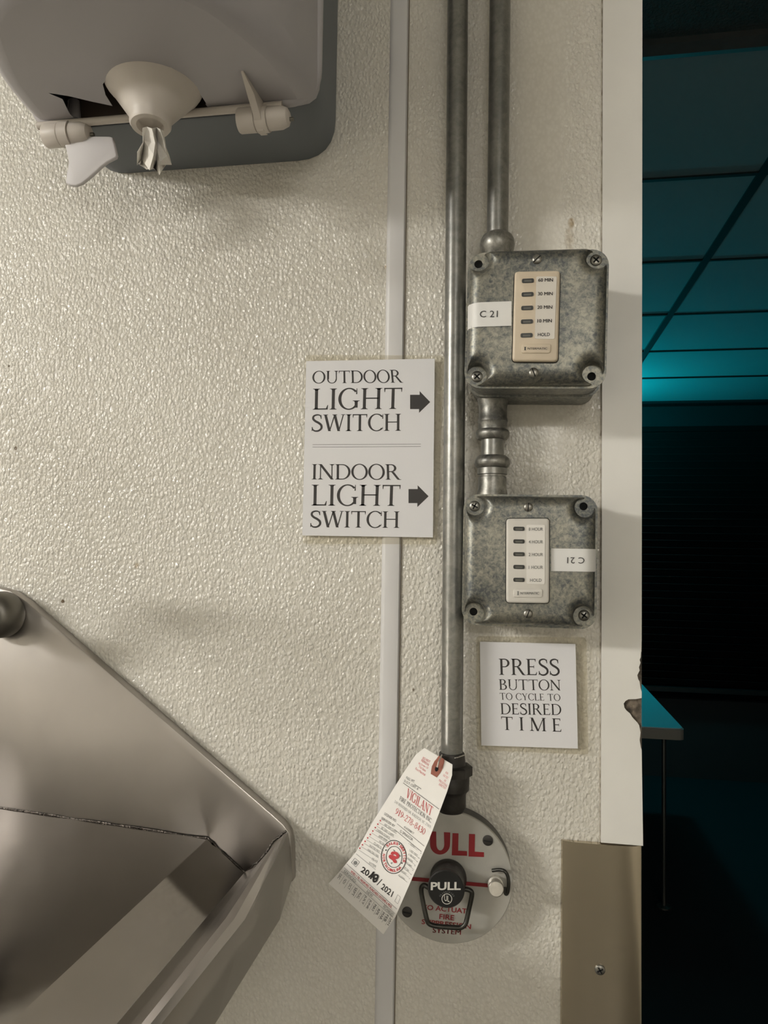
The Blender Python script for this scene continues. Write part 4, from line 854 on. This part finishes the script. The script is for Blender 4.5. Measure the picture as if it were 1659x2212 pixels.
# paper end
ts = [[(308, 276), (317, 274), (328, 278), (338, 275), (346, 279), (352, 282)], [(303, 308), (316, 302), (329, 306), (341, 300), (354, 309), (364, 318)], [(299, 330), (314, 324), (327, 331), (342, 322), (356, 332), (369, 340)], [(296, 356), (312, 345), (322, 362), (338, 346), (352, 344), (366, 352)], [(301, 358), (312, 358), (328, 366), (340, 368), (346, 362), (362, 353)], [(302, 357), (313, 360), (330, 367), (347, 381), (351, 379), (361, 354)]]
dep = [[.134, .127, .140, .128, .138, .130], [.140, .128, .144, .129, .143, .130], [.143, .131, .147, .130, .145, .131], [.142, .133, .147, .132, .144, .132], [.140, .134, .146, .133, .141, .131], [.139, .134, .145, .134, .140, .131]]
Vt = [P(p[0]+random.uniform(-6, 6)*(i > 0), p[1]+random.uniform(-6, 6)*(i > 0), d+random.uniform(-.009, .009)*(i > 0)) for i, (r, q) in enumerate(zip(ts, dep)) for p, d in zip(r, q)]
tis = tag(make('paper_towel', (Vt, [(i*6+j, i*6+j+1, i*6+j+7, i*6+j+6) for i in range(5) for j in range(5)]), TISSUE, None, fixn=False), 'torn crumpled white paper end sticking out of the dispenser nozzle', 'paper towel')
so = tis.modifiers.new('thick', 'SOLIDIFY'); so.thickness = .0003

# ================================================================== STAINLESS SINK
C6 = crop(0, 1240, 2.275)
bs = .012
zrim, zdk = P(622, 1795, bs).z, 1.188
sk = thing('hand_sink', (-.45, 0, 1.10), 'stainless steel sink with slanted backsplash and raised rim on the wall', 'sink')
weld = [P(-420, 1690, bs), P(0, 1745, bs), P(450, 1810, bs)]
dslope = .0
dn_ = Vector((-(weld[2].z-weld[1].z)/(weld[2].x-weld[1].x), dslope, 1)).normalized()
def QD(px, py):
    r_ = ray(px, py); return CAM+r_*((weld[2]-CAM).dot(dn_)/r_.dot(dn_))
cor = P(530, 1885, bs); zdk = weld[2].z
bsp = [(-.80, P(-300, 1260, bs).z), (P(-40, 1262, bs).x, P(-40, 1262, bs).z), (P(22, 1276, bs).x, P(22, 1276, bs).z), (P(58, 1300, bs).x, P(58, 1300, bs).z), (P(590, 1762, bs).x, P(590, 1762, bs).z), (P(612, 1782, bs).x, P(612, 1782, bs).z), (P(625, 1800, bs).x, P(625, 1800, bs).z), (P(630, 1830, bs).x, P(630, 1830, bs).z), (P(631, 1905, bs).x, P(631, 1905, bs).z), (-.80, P(631, 1905, bs).z)]
make('backsplash', plate(bsp, .0015, bs, .0012), STAINLESS, sk, smooth=30)
# deck, cove and rolled rim built along the lines that run out from the wall
def extend(l, d):
    a, b = l[-2], l[-1]; k = (-d-b.y)/(b.y-a.y) if abs(b.y-a.y) > 1e-6 else 0; return l+[b+(b-a)*k]
FR = .42
lineB = extend([Q(596, 1822, zrim-.002), Q(488, 1987, zrim-.002), Q(309, 2212, zrim-.002)], FR-.008)
lineB2 = extend([Q(606, 1810, zrim), Q(506, 1987, zrim), Q(327, 2212, zrim)], FR-.004)
lineA = [Vector((cor.x, -bs-.0002 if i == 0 else b_.y, cor.z)) for i, b_ in enumerate(lineB)]
lineK = [Vector((weld[2].x, p.y, weld[2].z)) for p in lineA]
lineC = extend([Q(622, 1799, zrim-.002), Q(527, 1987, zrim-.002), Q(347, 2212, zrim-.002)], FR)
zo = P(631, 1905, bs).z
lineD = extend([Vector((P(632, 1840, bs).x, -bs-.001, zo+.004)), Q(602, 1987, zo+.004), Q(462, 2212, zo+.004)], FR)
def strip_(*ls):
    n = len(ls[0]); V = [p for l in ls for p in l]; return V, [(a*n+i, a*n+i+1, (a+1)*n+i+1, (a+1)*n+i) for a in range(len(ls)-1) for i in range(n-1)]
def mid(l1, l2, dz, t=.5): return [a.lerp(b, t)+Vector((0, 0, dz)) for a, b in zip(l1, l2)]
rm = make('rim', strip_(lineA, mid(lineA, lineB, -.004, .35), mid(lineA, lineB, -.002, .75), lineB, lineB2, lineC, mid(lineC, lineD, 0, .05), lineD), STAINLESS, sk, smooth=16, fixn=False)
so = rm.modifiers.new('thickness', 'SOLIDIFY'); so.thickness = .0015; so.offset = 0
w2 = weld[2]+Vector((0, -.001, 0)); xl = -.80
def onplane(x, y): return Vector((x, y, weld[2].z-(dn_.x*(x-weld[2].x)+dn_.y*(y-weld[2].y))/dn_.z))
dk = [onplane(xl, -bs), weld[1], w2]+lineK[1:]+[onplane(xl, lineK[-1].y)]
make('deck', (dk, [tuple(range(len(dk)))]), STAINDECK, sk, fixn=False)
make('gutter', strip_(lineK, lineA), STAINDECK, sk, fixn=False)
def wob(pts, n=14, a=.0006):
    out = []
    for i in range(len(pts)-1):
        for k in range(n): p = pts[i].lerp(pts[i+1], k/n); out.append(p+Vector((random.uniform(-a, a), -abs(random.uniform(0, a)), random.uniform(-a, a))))
    return out+[pts[-1]]
make('weld_seam', tube(wob([weld[0].lerp(weld[1], .5), weld[1], w2, cor]), .0009, 8), WELD, sk, smooth=60)
make('weld_seam', tube(wob([cor, P(560, 1858, bs+.001), P(592, 1818, bs+.001), P(618, 1795, bs+.001)], 6), .0010, 8), WELD, sk, smooth=60)
make('front_apron', box(xl, -.18, -FR, -FR+.002, zo, zrim), STAINLESS, sk)
make('basin', loft([[(x, y, z) for x, y in fillet([(-.78, -.38), (-.56, -.38), (-.56, -.08), (-.78, -.08)], .04)] for z in (1.0, zdk-.004)], True, False), STAINLESS, sk)
# faucet on the backsplash, mostly left of the frame
fc = P(-16, 1330, .03)
make('faucet_flange', lathe((fc.x, -bs, fc.z), (0, -1, 0), [(.0205, 0), (.0215, .003), (.0212, .014), (.0195, .020), (.016, .0235), (.012, .025)], 36), CHROME, sk, smooth=50)
make('faucet_spout', tube([(fc.x, -bs-.02, fc.z), (fc.x, -.07, fc.z), (fc.x-.004, -.10, fc.z+.01), (fc.x-.01, -.12, fc.z+.04), (fc.x-.012, -.14, fc.z+.07), (fc.x-.014, -.18, fc.z+.085), (fc.x-.016, -.22, fc.z+.07), (fc.x-.018, -.235, fc.z+.03)], .010, 18), CHROME, sk, smooth=50)
